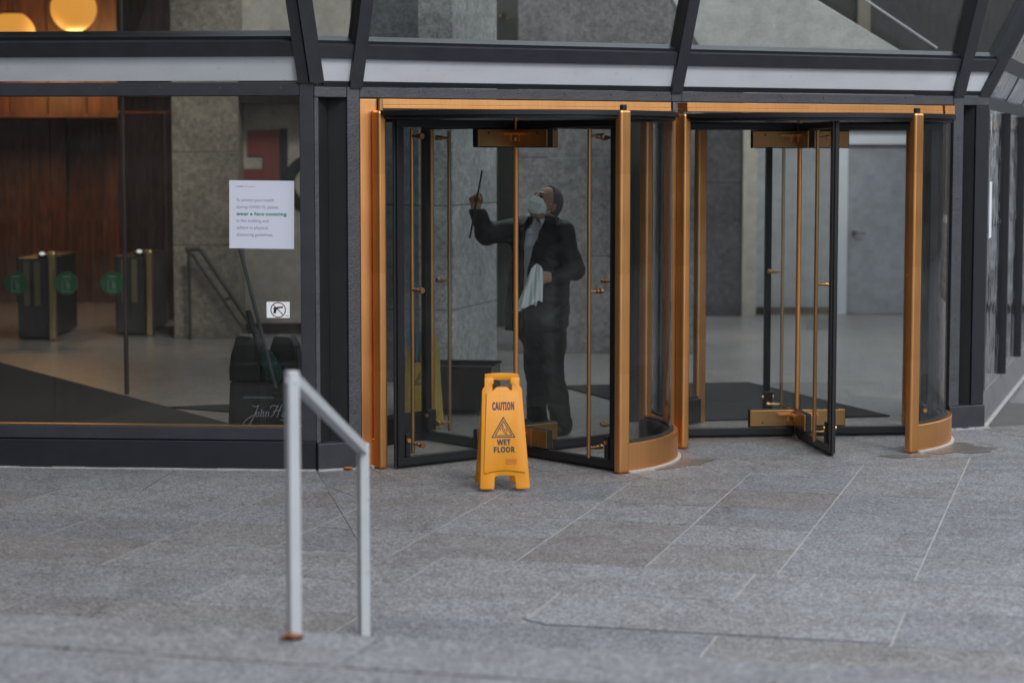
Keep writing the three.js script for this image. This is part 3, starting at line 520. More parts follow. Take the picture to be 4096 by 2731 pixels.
// black bin in lobby, behind the first door
{
  const b = thing('lobby_bin', 'low black open bin standing behind the left revolving door', 'bin', [-0.46, 0, -16.0], R(-8));
  const o = [], w = 0.34, d = 0.24; o.push(bx(-w, w, 0.02, 0.34, d - 0.02, d, 0.008), bx(-w, w, 0.02, 0.34, -d, -d + 0.02, 0.008), bx(-w, -w + 0.02, 0.02, 0.34, -d + 0.021, d - 0.021, 0.008), bx(w - 0.02, w, 0.02, 0.34, -d + 0.021, d - 0.021, 0.008), bx(-w + 0.021, w - 0.021, 0.02, 0.04, -d + 0.021, d - 0.021));
  mesh('bin_wall', join(o), M.cabinet, b); mesh('rim', join([bx(-w - 0.012, w + 0.012, 0.3405, 0.362, d - 0.02, d + 0.012, 0.006), bx(-w - 0.012, w + 0.012, 0.3405, 0.362, -d - 0.012, -d + 0.02, 0.006)]), M.black, b);
  for (const sx of [-1, 1]) mesh('foot', bx(sx * 0.28 - 0.03, sx * 0.28 + 0.03, 0, 0.0195, -0.2, 0.2), M.rubber, b);
}

// ---------- umbrella-bag stand with cleaning tools behind the left window ----------
{
  const s = thing('umbrella_bag_stand', 'black umbrella bag stand with two tall hoods inside the window', 'stand', [-1.62, 0, -14.05], R(-6));
  const bl = std({ color: C(0.014, 0.014, 0.015), roughness: 0.4 });
  const tap = (x0, x1, t0, t1, y0, y1, z0, z1) => prism([V(x0, y0, z1), V(x1, y0, z1), V(t1, y1, z1), V(t0, y1, z1)], V(0, 0, z0 - z1));
  mesh('base_box', tap(-0.235, 0.235, -0.215, 0.215, 0.01, 0.43, -0.16, 0.16), bl, s);
  for (const sx of [-1, 1]) {
    const sh = new THREE.Shape(), c = sx * 0.125; [[c - 0.105, 0.44], [c + 0.085, 0.432], [c + 0.09, 0.50], [c + 0.075, 0.66], [c + 0.045, 0.715], [c + 0.03, 0.722], [c - 0.045, 0.726], [c - 0.06, 0.715], [c - 0.095, 0.60], [c - 0.108, 0.50]].forEach((p, i) => (i ? sh.lineTo(...p) : sh.moveTo(...p)));
    mesh('hood', uvm(new THREE.ExtrudeGeometry(sh, { depth: 0.14, bevelEnabled: true, bevelSize: 0.01, bevelThickness: 0.012, bevelSegments: 2 }).translate(0, 0, -0.07)), bl, s);
  }
  mesh('tray', bx(-0.05, 0.05, 0.43, 0.52, -0.1, 0.05, 0.01), bl, s);
  mesh('divider', bx(-0.012, 0.018, 0.015, 0.42, 0.161, 0.166), std({ color: C(0.035, 0.035, 0.038), roughness: 0.4 }), s);
  tag(mesh('mop_handle', rod(V(-1.545, 0.40, -13.87), V(-1.795, 1.36, -13.95), 0.0125, 14), std({ color: C(0.10, 0.125, 0.14), roughness: 0.35 }), scene), 'long grey-blue mop pole leaning out of the black stand', 'mop');
  const br = thing('scrub_brush', 'short black handled brush standing in the black stand', 'brush'); mesh('handle', rod(V(-1.64, 0.52, -13.96), V(-1.705, 0.78, -13.98), 0.012, 12), bl, br); mesh('grip', rod(V(-1.705, 0.78, -13.98), V(-1.738, 0.90, -13.99), 0.019, 14), bl, br);
  const cl = []; const rr = rng(5); for (let i = 0; i < 9; i++) { const g = new THREE.IcosahedronGeometry(0.03 + 0.02 * rr(), 3).scale(1, 0.9 + 0.7 * rr(), 0.8); g.translate(-1.625 + 0.06 * rr() + i * 0.004, 0.575 - i * 0.013 + 0.02 * rr(), -13.93 + 0.03 * rr()); cl.push(g); }
  tag(mesh('green_cloth', join(cl), std({ color: C(0.015, 0.085, 0.06), roughness: 0.9, bumpMap: weave, bumpScale: 0.002 }), scene), 'crumpled dark green cloth draped between the black hoods', 'cloth');
}

// ---------- printed notices ----------
function canvasTex(w, h, draw, alpha) { const c = document.createElement('canvas'); c.width = w; c.height = h; const x = c.getContext('2d'); draw(x, w, h); const t = new THREE.CanvasTexture(c); t.colorSpace = THREE.SRGBColorSpace; t.magFilter = THREE.LinearFilter; return t; }
const printed = (tex, o = {}) => std({ map: tex, roughness: 0.6, ...o });
function sheet(w, h, t = 0.0012) { const g = new THREE.BoxGeometry(w, h, t); return g; }
const onL = (x, y, z) => { const p = fL.w(x, z); return [p[0], y, p[1]]; };
function fit(x, str, px, py, size, width, font) { x.font = font.replace('$', size); const k = width / x.measureText(str).width; x.save(); x.translate(px, py); x.scale(k, 1); x.fillText(str, 0, 0); if (font.startsWith('bold')) { x.strokeStyle = x.fillStyle; x.lineWidth = size * 0.055 / Math.sqrt(k); x.lineJoin = 'round'; x.strokeText(str, 0, 0); } x.restore(); }
const noticeTex = canvasTex(1000, 1050, (x, w, h) => {
  x.fillStyle = '#cbcedd'; x.fillRect(0, 0, w, h);
  x.fillStyle = '#20806a'; x.fillRect(106, 84, 8, 16); x.fillRect(117, 84, 8, 16);
  x.fillStyle = '#333'; fit(x, 'Manulife', 140, 100, 20, 72, 'bold $px sans-serif'); fit(x, 'Investment Management', 218, 100, 18, 185, '$px sans-serif');
  x.fillStyle = '#474c58';
  const L = [['To protect your health', 325, 580], ['during COVID-19, please', 432, 645], ['in this building and', 645, 500], ['adhere to physical', 752, 485], ['distancing guidelines.', 860, 573]];
  for (const [s, y, wd] of L) fit(x, s, 110, y, 62, wd, '$px sans-serif');
  x.fillStyle = '#0d7a5c'; fit(x, 'wear a face covering', 110, 540, 64, 775, 'bold $px sans-serif');
});
{
  const p = thing('notice_paper', 'white printed health notice taped to the left window', 'notice', onL(-0.335, 1.556, -0.0565), fL.a - R(0));
  mesh('paper', sheet(0.398, 0.412), std({ color: C(0.75, 0.76, 0.8), roughness: 0.75 }), p); const f = mesh('print', new THREE.PlaneGeometry(0.398, 0.412).translate(0, 0, 0.0009), printed(noticeTex), p);
  p.rotation.z = R(-0.6);
}
const gunTex = canvasTex(600, 420, (x, w, h) => {
  x.fillStyle = '#e8ecef'; x.fillRect(0, 0, w, h); x.strokeStyle = '#3d4650'; x.lineWidth = 10; x.strokeRect(4, 4, w - 8, h - 8);
  x.fillStyle = '#17181b'; x.beginPath(); [[188, 160], [200, 146], [395, 124], [420, 120], [424, 152], [414, 164], [300, 178], [292, 204], [262, 210], [254, 232], [246, 292], [180, 300], [172, 288], [196, 206], [170, 196]].forEach((p, i) => (i ? x.lineTo(...p) : x.moveTo(...p))); x.closePath(); x.fill();
  x.strokeStyle = '#6d3b26'; x.lineWidth = 26; x.beginPath(); x.arc(300, 212, 182, 0, 7); x.stroke(); x.lineWidth = 24; x.beginPath(); x.moveTo(172, 84); x.lineTo(428, 340); x.stroke();
  x.fillStyle = '#555'; x.fillRect(482, 346, 80, 8); x.fillRect(476, 362, 96, 8);
});
{ const p = thing('no_weapons_sticker', 'small white sticker with crossed-out pistol on the window', 'sticker', onL(-0.239, 0.978, -0.0565), fL.a); mesh('backing', sheet(0.147, 0.103, 0.001), std({ color: C(0.7, 0.7, 0.7), roughness: 0.6 }), p); mesh('print', new THREE.PlaneGeometry(0.147, 0.103).translate(0, 0, 0.0008), printed(gunTex), p); }
// owner's lettering on the glass, white vinyl
const letterTex = canvasTex(1200, 640, (x, w, h) => {
  x.clearRect(0, 0, w, h); x.fillStyle = x.strokeStyle = 'rgba(190,195,200,1)';
  fit(x, 'OWNED AND MANAGED BY', 60, 66, 44, 470, '$px serif');
  x.lineCap = 'round'; x.lineJoin = 'round'; x.lineWidth = 11;
  const P = (a) => { x.beginPath(); x.moveTo(a[0], a[1]); for (let i = 2; i < a.length; i += 6) x.bezierCurveTo(...a.slice(i, i + 6)); x.stroke(); };
  P([205, 175, 240, 205, 290, 185, 300, 165, 250, 260, 200, 440, 120, 490, 60, 520, 40, 470, 70, 430, 110, 380, 160, 360, 205, 325]);
  P([545, 170, 590, 205, 600, 165, 605, 160, 560, 240, 530, 320, 480, 345]); P([660, 160, 610, 240, 600, 320, 575, 345]); P([520, 265, 570, 240, 610, 250, 640, 240]); P([480, 215, 470, 180, 520, 160, 560, 175]);
  fit(x, 'ohn', 235, 345, 150, 225, 'italic $px serif'); fit(x, 'ancock', 640, 345, 150, 480, 'italic $px serif'); P([640, 395, 800, 385, 1000, 385, 1120, 395]);
});
{ const m = mesh('window_lettering', new THREE.PlaneGeometry(0.48, 0.256), std({ map: letterTex, transparent: true, roughness: 0.6, color: C(0.25, 0.25, 0.26), side: THREE.DoubleSide }), scene); m.position.set(...onL(-0.245, 0.332, -0.0585)); m.rotation.y = fL.a; tag(m, 'pale owner lettering in script low on the left window', 'lettering'); }
{ const p0 = fR.w(0.30, -0.001); const m = mesh('notice_paper', sheet(0.17, 0.40), std({ color: C(0.72, 0.73, 0.76), roughness: 0.75 }), scene); m.position.set(p0[0], 1.53, p0[1]); m.rotation.y = fR.a; tag(m, 'white sheet seen edge-on on the far right window', 'notice'); }

// ---------- wet floor signs ----------
const signPrint = (word, col, low) => canvasTex(720, 1320, (x, w, h) => {
  x.fillStyle = 'rgba(0,0,0,0)'; x.clearRect(0, 0, w, h);
  // soiling: faint vertical runs and scuffs
  const rr = rng(19); for (let i = 0; i < 46; i++) { x.strokeStyle = `rgba(${rr() < 0.5 ? '255,236,190' : '60,40,10'},${0.05 + 0.12 * rr()})`; x.lineWidth = 1 + 4 * rr(); const a = 40 + rr() * 640, b = 60 + rr() * 1000; x.beginPath(); x.moveTo(a, b); x.lineTo(a + (rr() - 0.5) * 14, b + 40 + rr() * 200); x.stroke(); }
  x.fillStyle = col; fit(x, word, 230, 420, 120, 260, 'bold $px sans-serif');
  x.strokeStyle = x.fillStyle = '#1e222c'; x.lineJoin = 'round'; x.lineCap = 'round';
  const path = (l, close) => { x.beginPath(); l.forEach((p, i) => (i ? x.lineTo(...p) : x.moveTo(...p))); if (close) x.closePath(); x.stroke(); };
  x.lineWidth = 12; path([[356, 508], [484, 735], [222, 735]], true); x.lineWidth = 10; path([[356, 549], [449, 715], [260, 715]], true);
  x.beginPath(); x.arc(347, 602, 10, 0, 7); x.fill(); x.lineWidth = 7;
  for (const l of [[[340, 620], [326, 630], [316, 660]], [[352, 620], [362, 652], [390, 642], [394, 668]], [[344, 620], [342, 652], [366, 690], [390, 704]], [[364, 655], [380, 684], [392, 698]]]) path(l);
  if (low) {
    x.fillStyle = '#1e222c'; fit(x, 'WET', 278, 822, 86, 155, 'bold $px sans-serif'); fit(x, 'FLOOR', 233, 907, 86, 247, 'bold $px sans-serif');
    x.strokeStyle = x.fillStyle = '#a34a1c'; x.lineWidth = 4; x.strokeRect(370, 984, 132, 38); fit(x, 'Rubbermaid', 379, 1012, 26, 114, 'bold italic $px sans-serif'); fit(x, 'Commercial Products', 370, 1044, 17, 130, 'bold $px sans-serif');
  }
});
const S0 = 0.000498, sp = (x, y) => [(x - 590) * S0, (1472 - y) * S0];
function signPanelShape() {
  const s = new THREE.Shape();
  const o = [[318, 1470], [452, 1472], [460, 1462], [468, 1345], [476, 1330], [500, 1322], [590, 1314], [690, 1322], [708, 1332], [714, 1348], [722, 1462], [730, 1472], [862, 1472], [872, 1460], [806, 345], [800, 330], [780, 300], [776, 250], [776, 200], [686, 200], [686, 262], [702, 266], [702, 346], [672, 346], [645, 316], [636, 312], [520, 312], [510, 316], [490, 345], [464, 354], [463, 266], [480, 262], [480, 200], [388, 200], [388, 290], [362, 328], [356, 345], [308, 1458]];
  o.forEach((p, i) => (i ? s.lineTo(...sp(...p)) : s.moveTo(...sp(...p)))); return s;
}
function wetSign(label, pos, turn, mat, tex) {
  const t = thing('wet_floor_sign', label, 'floor sign', pos, turn, 'yellow wet floor signs');
  const body = new THREE.ExtrudeGeometry(signPanelShape(), { depth: 0.010, bevelEnabled: true, bevelSize: 0.003, bevelThickness: 0.003, bevelSegments: 2 }).translate(0, 0, -0.005);
  const ip = new THREE.Shape(); [[402, 380], [412, 372], [768, 372], [778, 380], [828, 1280], [820, 1292], [760, 1280], [680, 1266], [590, 1260], [500, 1266], [420, 1280], [362, 1293], [354, 1284]].forEach((p, i) => (i ? ip.lineTo(...sp(...p)) : ip.moveTo(...sp(...p))));
  const inner = new THREE.ExtrudeGeometry(ip, { depth: 0.004, bevelEnabled: true, bevelSize: 0.003, bevelThickness: 0.004, bevelSegments: 3 }).translate(0, 0, 0.008);
  const lean = 0.205, hy = sp(0, 225)[1];
  for (const s of [1, -1]) {
    const pg = new THREE.Group(); pg.name = s > 0 ? 'front_panel' : 'back_panel'; pg.position.set(0, hy, s * 0.012); pg.rotation.set(s > 0 ? -lean : lean, s > 0 ? 0 : Math.PI, 0, 'YXZ'); if (s < 0) pg.rotation.set(-lean, Math.PI, 0, 'YXZ'); t.add(pg);
    mesh('plate', uvm(toCreasedNormals(body.clone().translate(0, -hy, 0), 0.6)), mat, pg); mesh('raised_face', uvm(toCreasedNormals(inner.clone().translate(0, -hy, 0), 0.6)), mat, pg);
    if (tex) { const m = new THREE.PlaneGeometry(0.36, 0.66); m.translate(0, 0.33 - hy, 0.0166); mesh('print', m, std({ map: tex, transparent: true, roughness: 0.5 }), pg); }
  }
  const hb = new THREE.Shape(); [[392, 158], [480, 148], [590, 146], [690, 149], [774, 160], [774, 212], [700, 214], [676, 219], [650, 214], [620, 219], [590, 215], [560, 219], [530, 215], [500, 218], [470, 212], [392, 212]].forEach((p, i) => (i ? hb.lineTo(...sp(...p)) : hb.moveTo(...sp(...p))));
  mesh('handle', toCreasedNormals(new THREE.ExtrudeGeometry(hb, { depth: 0.016, bevelEnabled: true, bevelSize: 0.003, bevelThickness: 0.003, bevelSegments: 2 }).translate(0, 0, -0.008), 0.6), mat, t);
  for (const [a, b] of [[386, 484], [682, 784]]) { const p = sp(a, 225), q = sp(b, 225); mesh('hinge', rod(V(p[0], p[1], 0), V(q[0], q[1], 0), 0.0185, 20), mat, t); }
  return t;
}
wetSign('orange-yellow caution wet floor sign standing outside before the left door', [-0.057, 0.0045, -12.205], R(7), M.yellow, signPrint('CAUTION', '#5a2f3a', true));
wetSign('yellow floor sign inside the lobby, behind the door glass', [-0.632, 0.004, -15.05], R(4), M.yellowOld, signPrint('CAUTION', '#6a2424', false));
{ const g = new THREE.PlaneGeometry(0.11, 0.2, 10, 16); const p = g.attributes.position; for (let i = 0; i < p.count; i++) { const x = p.getX(i), y = p.getY(i), k = (0.1 - y) / 0.2; p.setX(i, x * (1 - 0.6 * k * k) + 0.03 * k); p.setZ(i, 0.008 * Math.sin(x * 90 + k * 3) + 0.05 * k); } g.computeVertexNormals(); g.translate(-0.70, 0.575, -15.015); tag(mesh('blue_rag', g, std({ color: C(0.10, 0.17, 0.22), roughness: 0.9, side: THREE.DoubleSide, bumpMap: weave, bumpScale: 0.001 }), scene), 'blue rag hung over the corner of the indoor yellow sign', 'rag'); }

// ---------- handrail on the steps ----------
{
  const h = thing('handrail', 'pale grey square steel handrail out of focus in the foreground', 'handrail');
  const yw = -A15; const a = V(-0.731, 0.3, -7.045), b = V(-0.591, 0, -8.378), w = 0.0195;
  const postAt = (p, top) => { const g = new RoundedBoxGeometry(2 * w, top - p.y, 2 * w, 2, 0.003); g.translate(0, (top + p.y) / 2, 0); g.rotateY(0.52); g.translate(p.x, 0, p.z); return uvm(g); };
  mesh('post', postAt(a, 1.195), M.steel, h); mesh('post', postAt(b, 0.775), M.steel, h);
  const A = V(a.x, 1.17, a.z), B = V(b.x, 0.75, b.z), len = A.distanceTo(B) + 0.03, g = new RoundedBoxGeometry(len, 2 * w, 2 * w - 0.002, 2, 0.003);
  const dx = B.clone().sub(A).normalize(), dz = dx.clone().cross(V(0, 1, 0)).normalize(), dy = dz.clone().cross(dx); g.applyMatrix4(new THREE.Matrix4().makeBasis(dx, dy, dz)); g.translate((A.x + B.x) / 2, (A.y + B.y) / 2, (A.z + B.z) / 2);
  mesh('sloping_rail', uvm(g), M.steel, h);
  const rr = rng(3), lv = []; for (let i = 0; i < 9; i++) { const q = new THREE.SphereGeometry(0.014 + 0.01 * rr(), 8, 6).scale(1.3, 0.35, 0.8); q.rotateX((rr() - 0.5) * 1.2); q.rotateZ((rr() - 0.5)); q.rotateY(rr() * 6); q.translate(a.x + (rr() - 0.5) * 0.055, 0.311, a.z + 0.035 + rr() * 0.03); lv.push(q); }
  tag(mesh('dead_leaves', join(lv), std({ color: C(0.20, 0.075, 0.025), roughness: 0.9 }), scene), 'few brown dead leaves at the foot of the handrail', 'leaves');
}
tag(mesh('brown_leaf', new THREE.SphereGeometry(0.03, 12, 8).scale(1.0, 0.32, 0.5).translate(-1.0, 0.014, -12.90), std({ color: C(0.30, 0.10, 0.03), roughness: 0.9 }), scene), 'single orange-brown leaf on the caulk by the bronze jamb', 'leaf');

// damp patches beside the door curbs
function puddle(label, cx, cz, rx, rz, seed, turn) {
  const s = new THREE.Shape(), rr = rng(seed), ph = [rr() * 6, rr() * 6, rr() * 6]; for (let i = 0; i < 48; i++) { const a = i / 48 * Math.PI * 2, k = 1 + 0.18 * Math.sin(3 * a + ph[0]) + 0.12 * Math.sin(5 * a + ph[1]) + 0.07 * Math.sin(9 * a + ph[2]), p = [rx * k * Math.cos(a), rz * k * Math.sin(a)]; i ? s.lineTo(...p) : s.moveTo(...p); }
  const g = new THREE.ShapeGeometry(s); g.rotateX(-Math.PI / 2); g.rotateY(turn); const m = mesh('damp_patch', uvm(g), std({ color: C(0.20, 0.188, 0.176), roughness: 0.36, map: granite }), scene); m.position.set(cx, 0.0022, cz); tag(m, label, 'damp patch', 'damp patches by the door curbs');
}
puddle('damp brown patch on paving beside the left door curb', 1.05, -13.22, 0.15, 0.26, 4, -0.6);
puddle('damp brown patch on paving beside the right door curb', 2.93, -13.86, 0.20, 0.26, 8, -0.7);
puddle('damp spot in front of the right bronze post', 2.50, -13.52, 0.16, 0.08, 9, 0.1);

// dark planter close to the camera, bottom right
{ const p = thing('planter_box', 'tall black planter box very close by at the lower right corner', 'planter', [0.81, 0.255, -2.25], -A15); mesh('box', bx(-0.23, 0.4, 0, 1.045, -0.3, 0.2, 0.01), M.rubber, p); mesh('soil', bx(-0.20, 0.37, 1.0455, 1.048, -0.27, 0.17), std({ color: C(0.012, 0.010, 0.008), roughness: 1 }), p); }

// ---------- the man cleaning the glass ----------
{
  const B = V(0.2, 0, -14.68), J = (x, y, z) => V(x - B.x, y, z - B.z);
  const smin = (a, b, k) => { const h = Math.max(k - Math.abs(a - b), 0) / k; return Math.min(a, b) - h * h * k * 0.25; };
  const cap = (a, b, ra, rb) => { const ab = b.clone().sub(a), l2 = ab.lengthSq(); return (x, y, z) => { const px = x - a.x, py = y - a.y, pz = z - a.z; const t = Math.max(0, Math.min(1, (px * ab.x + py * ab.y + pz * ab.z) / l2)); return Math.hypot(px - ab.x * t, py - ab.y * t, pz - ab.z * t) - (ra + (rb - ra) * t); }; };
  const ell = (c, A, ra, Bx, rb, Cx, rc) => { const m = Math.min(ra, rb, rc); return (x, y, z) => { const px = x - c.x, py = y - c.y, pz = z - c.z; const u = (px * A.x + py * A.y + pz * A.z) / ra, v = (px * Bx.x + py * Bx.y + pz * Bx.z) / rb, w = (px * Cx.x + py * Cx.y + pz * Cx.z) / rc; return (Math.sqrt(u * u + v * v + w * w) - 1) * m; }; };
  const uni = (list, k) => (x, y, z) => { let d = list[0](x, y, z); for (let i = 1; i < list.length; i++) d = smin(d, list[i](x, y, z), k); return d; };
  const n3 = (x, y, z) => vn(x + 0.37 * z, y + 0.71 * z, 4096, 211) + vn(z + 0.53 * x, y - 0.29 * x, 4096, 212) - 1;
  function net(f, lo, hi, c) {                                  // surface nets: one smooth closed skin where f = 0
    const nx = Math.ceil((hi[0] - lo[0]) / c) + 1, ny = Math.ceil((hi[1] - lo[1]) / c) + 1, nz = Math.ceil((hi[2] - lo[2]) / c) + 1, F = new Float32Array(nx * ny * nz), id = new Int32Array(nx * ny * nz).fill(-1), at = (i, j, k) => i + nx * (j + ny * k);
    for (let k = 0; k < nz; k++) for (let j = 0; j < ny; j++) for (let i = 0; i < nx; i++) F[at(i, j, k)] = f(lo[0] + i * c, lo[1] + j * c, lo[2] + k * c);
    const P = [], N = [], I = [], E = [];
    for (let a = 0; a < 8; a++) for (const b of [1, 2, 4]) if (!(a & b)) E.push([a, a | b]);
    for (let k = 0; k < nz - 1; k++) for (let j = 0; j < ny - 1; j++) for (let i = 0; i < nx - 1; i++) {
      const v = []; let s = 0; for (let a = 0; a < 8; a++) { v[a] = F[at(i + (a & 1), j + ((a >> 1) & 1), k + (a >> 2))]; if (v[a] < 0) s++; }
      if (!s || s === 8) continue;
      let x = 0, y = 0, z = 0, n = 0; for (const [a, b] of E) if ((v[a] < 0) !== (v[b] < 0)) { const t = v[a] / (v[a] - v[b]); x += (a & 1) + t * ((b & 1) - (a & 1)); y += ((a >> 1) & 1) + t * (((b >> 1) & 1) - ((a >> 1) & 1)); z += (a >> 2) + t * ((b >> 2) - (a >> 2)); n++; }
      x = lo[0] + (i + x / n) * c; y = lo[1] + (j + y / n) * c; z = lo[2] + (k + z / n) * c; id[at(i, j, k)] = P.length / 3; P.push(x, y, z);
      const e = c * 0.5, g = V(f(x + e, y, z) - f(x - e, y, z), f(x, y + e, z) - f(x, y - e, z), f(x, y, z + e) - f(x, y, z - e)).normalize(); N.push(g.x, g.y, g.z);
    }
    const quad = (a, b, d, e, flip) => { if (a < 0 || b < 0 || d < 0 || e < 0) return; flip ? I.push(a, d, b, a, e, d) : I.push(a, b, d, a, d, e); };
    for (let k = 1; k < nz - 1; k++) for (let j = 1; j < ny - 1; j++) for (let i = 1; i < nx - 1; i++) {
      const v = F[at(i, j, k)] < 0;
      if (v !== F[at(i + 1, j, k)] < 0) quad(id[at(i, j - 1, k - 1)], id[at(i, j, k - 1)], id[at(i, j, k)], id[at(i, j - 1, k)], !v);
      if (v !== F[at(i, j + 1, k)] < 0) quad(id[at(i - 1, j, k - 1)], id[at(i - 1, j, k)], id[at(i, j, k)], id[at(i, j, k - 1)], !v);
      if (v !== F[at(i, j, k + 1)] < 0) quad(id[at(i - 1, j - 1, k)], id[at(i, j - 1, k)], id[at(i, j, k)], id[at(i - 1, j, k)], !v);
    }
    const g = new THREE.BufferGeometry(); g.setAttribute('position', new THREE.Float32BufferAttribute(P, 3)); g.setAttribute('normal', new THREE.Float32BufferAttribute(N, 3)); g.setIndex(I); return uvm(g);
  }
  const him = thing('person', 'man in black jacket and white face mask raising a squeegee', 'person', [B.x, B.y, B.z]);
  const lat = V(0.83, 0, 0.558), fro = V(-0.558, 0, 0.83), up = V(0, 1, 0);
  // torso section by height: centre x, centre z, half width, half depth
  const prof = [[0.70, 0.165, -14.67, 0.222, 0.176], [0.85, 0.17, -14.67, 0.216, 0.176], [1.0, 0.18, -14.665, 0.207, 0.172], [1.15, 0.19, -14.665, 0.206, 0.158], [1.28, 0.20, -14.67, 0.21, 0.142], [1.38, 0.21, -14.68, 0.185, 0.118], [1.435, 0.215, -14.685, 0.125, 0.094], [1.485, 0.222, -14.685, 0.082, 0.076]];
  function torso(grow) {
    return (x, y, z) => {
      let i = 0; const yy = Math.max(prof[0][0], Math.min(prof[7][0], y)); while (i < 6 && prof[i + 1][0] < yy) i++;
      const a = prof[i], b = prof[i + 1], t = (yy - a[0]) / (b[0] - a[0]), s = t * t * (3 - 2 * t), m = (n) => a[n] + (b[n] - a[n]) * s;
      const px = x - (m(1) - B.x), pz = z - (m(2) - B.z), u = px * lat.x + pz * lat.z, w = px * fro.x + pz * fro.z, A = m(3) + grow, D = m(4) + grow;
      const d = (Math.pow(Math.pow(Math.abs(u) / A, 2.3) + Math.pow(Math.abs(w) / D, 2.3), 1 / 2.3) - 1) * Math.min(A, D);
      return y < prof[0][0] ? Math.max(d, prof[0][0] - y) : y > prof[7][0] ? Math.max(d, y - prof[7][0]) : d;
    };
  }
  const SL = J(0.345, 1.395, -14.57), EL = J(0.43, 1.135, -14.50), WL = J(0.29, 1.092, -14.415), SR = J(0.085, 1.40, -14.77), ER = J(-0.178, 1.382, -14.71), WR = J(-0.243, 1.555, -14.63);
  const hipL = J(0.27, 0.86, -14.60), knL = J(0.275, 0.46, -14.57), anL = J(0.338, 0.09, -14.53), hipR = J(0.14, 0.86, -14.74), knR = J(0.175, 0.47, -14.77), anR = J(0.175, 0.09, -14.87);
  // head
  const Fh = V(-0.66, 0.5, 0.56).normalize(), Th = up.clone().addScaledVector(Fh, -Fh.y).normalize(), Sh = Th.clone().cross(Fh), Hc = J(0.235, 1.582, -14.66);
  const hp = (f, t, s = 0) => Hc.clone().addScaledVector(Fh, f).addScaledVector(Th, t).addScaledVector(Sh, s);
  const skull = ell(hp(-0.012, 0.035), Fh, 0.1, Th, 0.093, Sh, 0.077), face = ell(hp(0.036, -0.03), Fh, 0.064, Th, 0.09, Sh, 0.062), jaw = cap(hp(0.05, -0.092, -0.012), hp(0.05, -0.092, 0.012), 0.034, 0.034);
  const nose = cap(hp(0.098, 0.012), hp(0.116, -0.028), 0.010, 0.015), brow = cap(hp(0.084, 0.028, -0.034), hp(0.084, 0.028, 0.034), 0.014, 0.014);
  const earAt = (s) => uni([ell(hp(-0.012, -0.012, s * 0.076), Fh, 0.02, Th, 0.033, Sh, 0.012), ell(hp(-0.006, -0.036, s * 0.073), Fh, 0.012, Th, 0.014, Sh, 0.01)], 0.01);
  const neck = cap(hp(-0.03, -0.06), J(0.222, 1.43, -14.685), 0.055, 0.062);
  const headF = uni([uni([skull, face, jaw, neck], 0.035), uni([nose, brow], 0.012), earAt(1), earAt(-1)], 0.012);
  // hands
  function hand(c, fwd, palm, curl, thumbSide) {
    const side = fwd.clone().cross(palm).normalize().multiplyScalar(thumbSide), q = (a, b, s) => c.clone().addScaledVector(fwd, a).addScaledVector(palm, b).addScaledVector(side, s), L = [], len = [0.040, 0.045, 0.043, 0.034];
    const meat = [];
    for (let i = 0; i < 4; i++) {
      const s = (1.5 - i) * 0.0195, K = q(0.034 - 0.004 * Math.abs(i - 1), 0, s); meat.push(cap(q(-0.045, 0, s * 0.6), K, 0.017, 0.0135));
      let p = K, a = 0; const f = []; for (let n = 0; n < 3; n++) { a += curl[n]; const r = p.clone().addScaledVector(fwd, Math.cos(a) * len[i] * [1, 0.66, 0.5][n]).addScaledVector(palm, Math.sin(a) * len[i] * [1, 0.66, 0.5][n]); f.push(cap(p, r, 0.0098 - 0.0008 * n, 0.0092 - 0.0008 * n)); p = r; } L.push(uni(f, 0.006));
    }
    const th = uni([cap(q(-0.035, 0.004, 0.02), q(-0.004, 0.02, 0.040), 0.014, 0.0115), cap(q(-0.004, 0.02, 0.040), q(0.02, 0.04, 0.034), 0.0112, 0.010), cap(q(0.02, 0.04, 0.034), q(0.03, 0.052, 0.016), 0.0098, 0.0088)], 0.008);
    const pm = uni(meat, 0.016);
    return (x, y, z) => { let d = smin(pm(x, y, z), th(x, y, z), 0.012); for (const f of L) d = smin(d, f(x, y, z), 0.005); return d; };
  }
  const hR = J(-0.252, 1.605, -14.60), hL = J(0.205, 1.10, -14.395);
  const fR1 = V(-0.15, 0.93, 0.33).normalize(), pR1 = V(0.45, -0.22, 0.86); pR1.addScaledVector(fR1, -pR1.dot(fR1)).normalize();
  const fL1 = V(-0.93, 0.1, 0.34).normalize(), pL1 = V(-0.2, -0.35, -0.9); pL1.addScaledVector(fL1, -pL1.dot(fL1)).normalize();
  const handR = uni([hand(hR, fR1, pR1, [1.0, 1.35, 1.1], 1), cap(WR, hR.clone().addScaledVector(fR1, -0.035), 0.028, 0.027)], 0.02), handL = uni([hand(hL, fL1, pL1, [0.8, 1.3, 0.9], 1), cap(WL, hL.clone().addScaledVector(fL1, -0.035), 0.028, 0.027)], 0.02);
  const coarse = uni([torso(-0.055), neck, cap(SL, EL, 0.045, 0.038), cap(EL, WL, 0.038, 0.027), cap(SR, ER, 0.045, 0.038), cap(ER, WR, 0.038, 0.027), cap(hipL, knL, 0.075, 0.055), cap(knL, anL, 0.05, 0.04), cap(hipR, knR, 0.075, 0.055), cap(knR, anR, 0.05, 0.04), ell(J(0.2, 0.84, -14.67), lat, 0.15, up, 0.12, fro, 0.11)], 0.05);
  const around = (p, r) => [[p.x - r, p.y - r, p.z - r], [p.x + r, p.y + r, p.z + r]];
  const skin = std({ color: C(0.42, 0.245, 0.165), roughness: 0.55 });
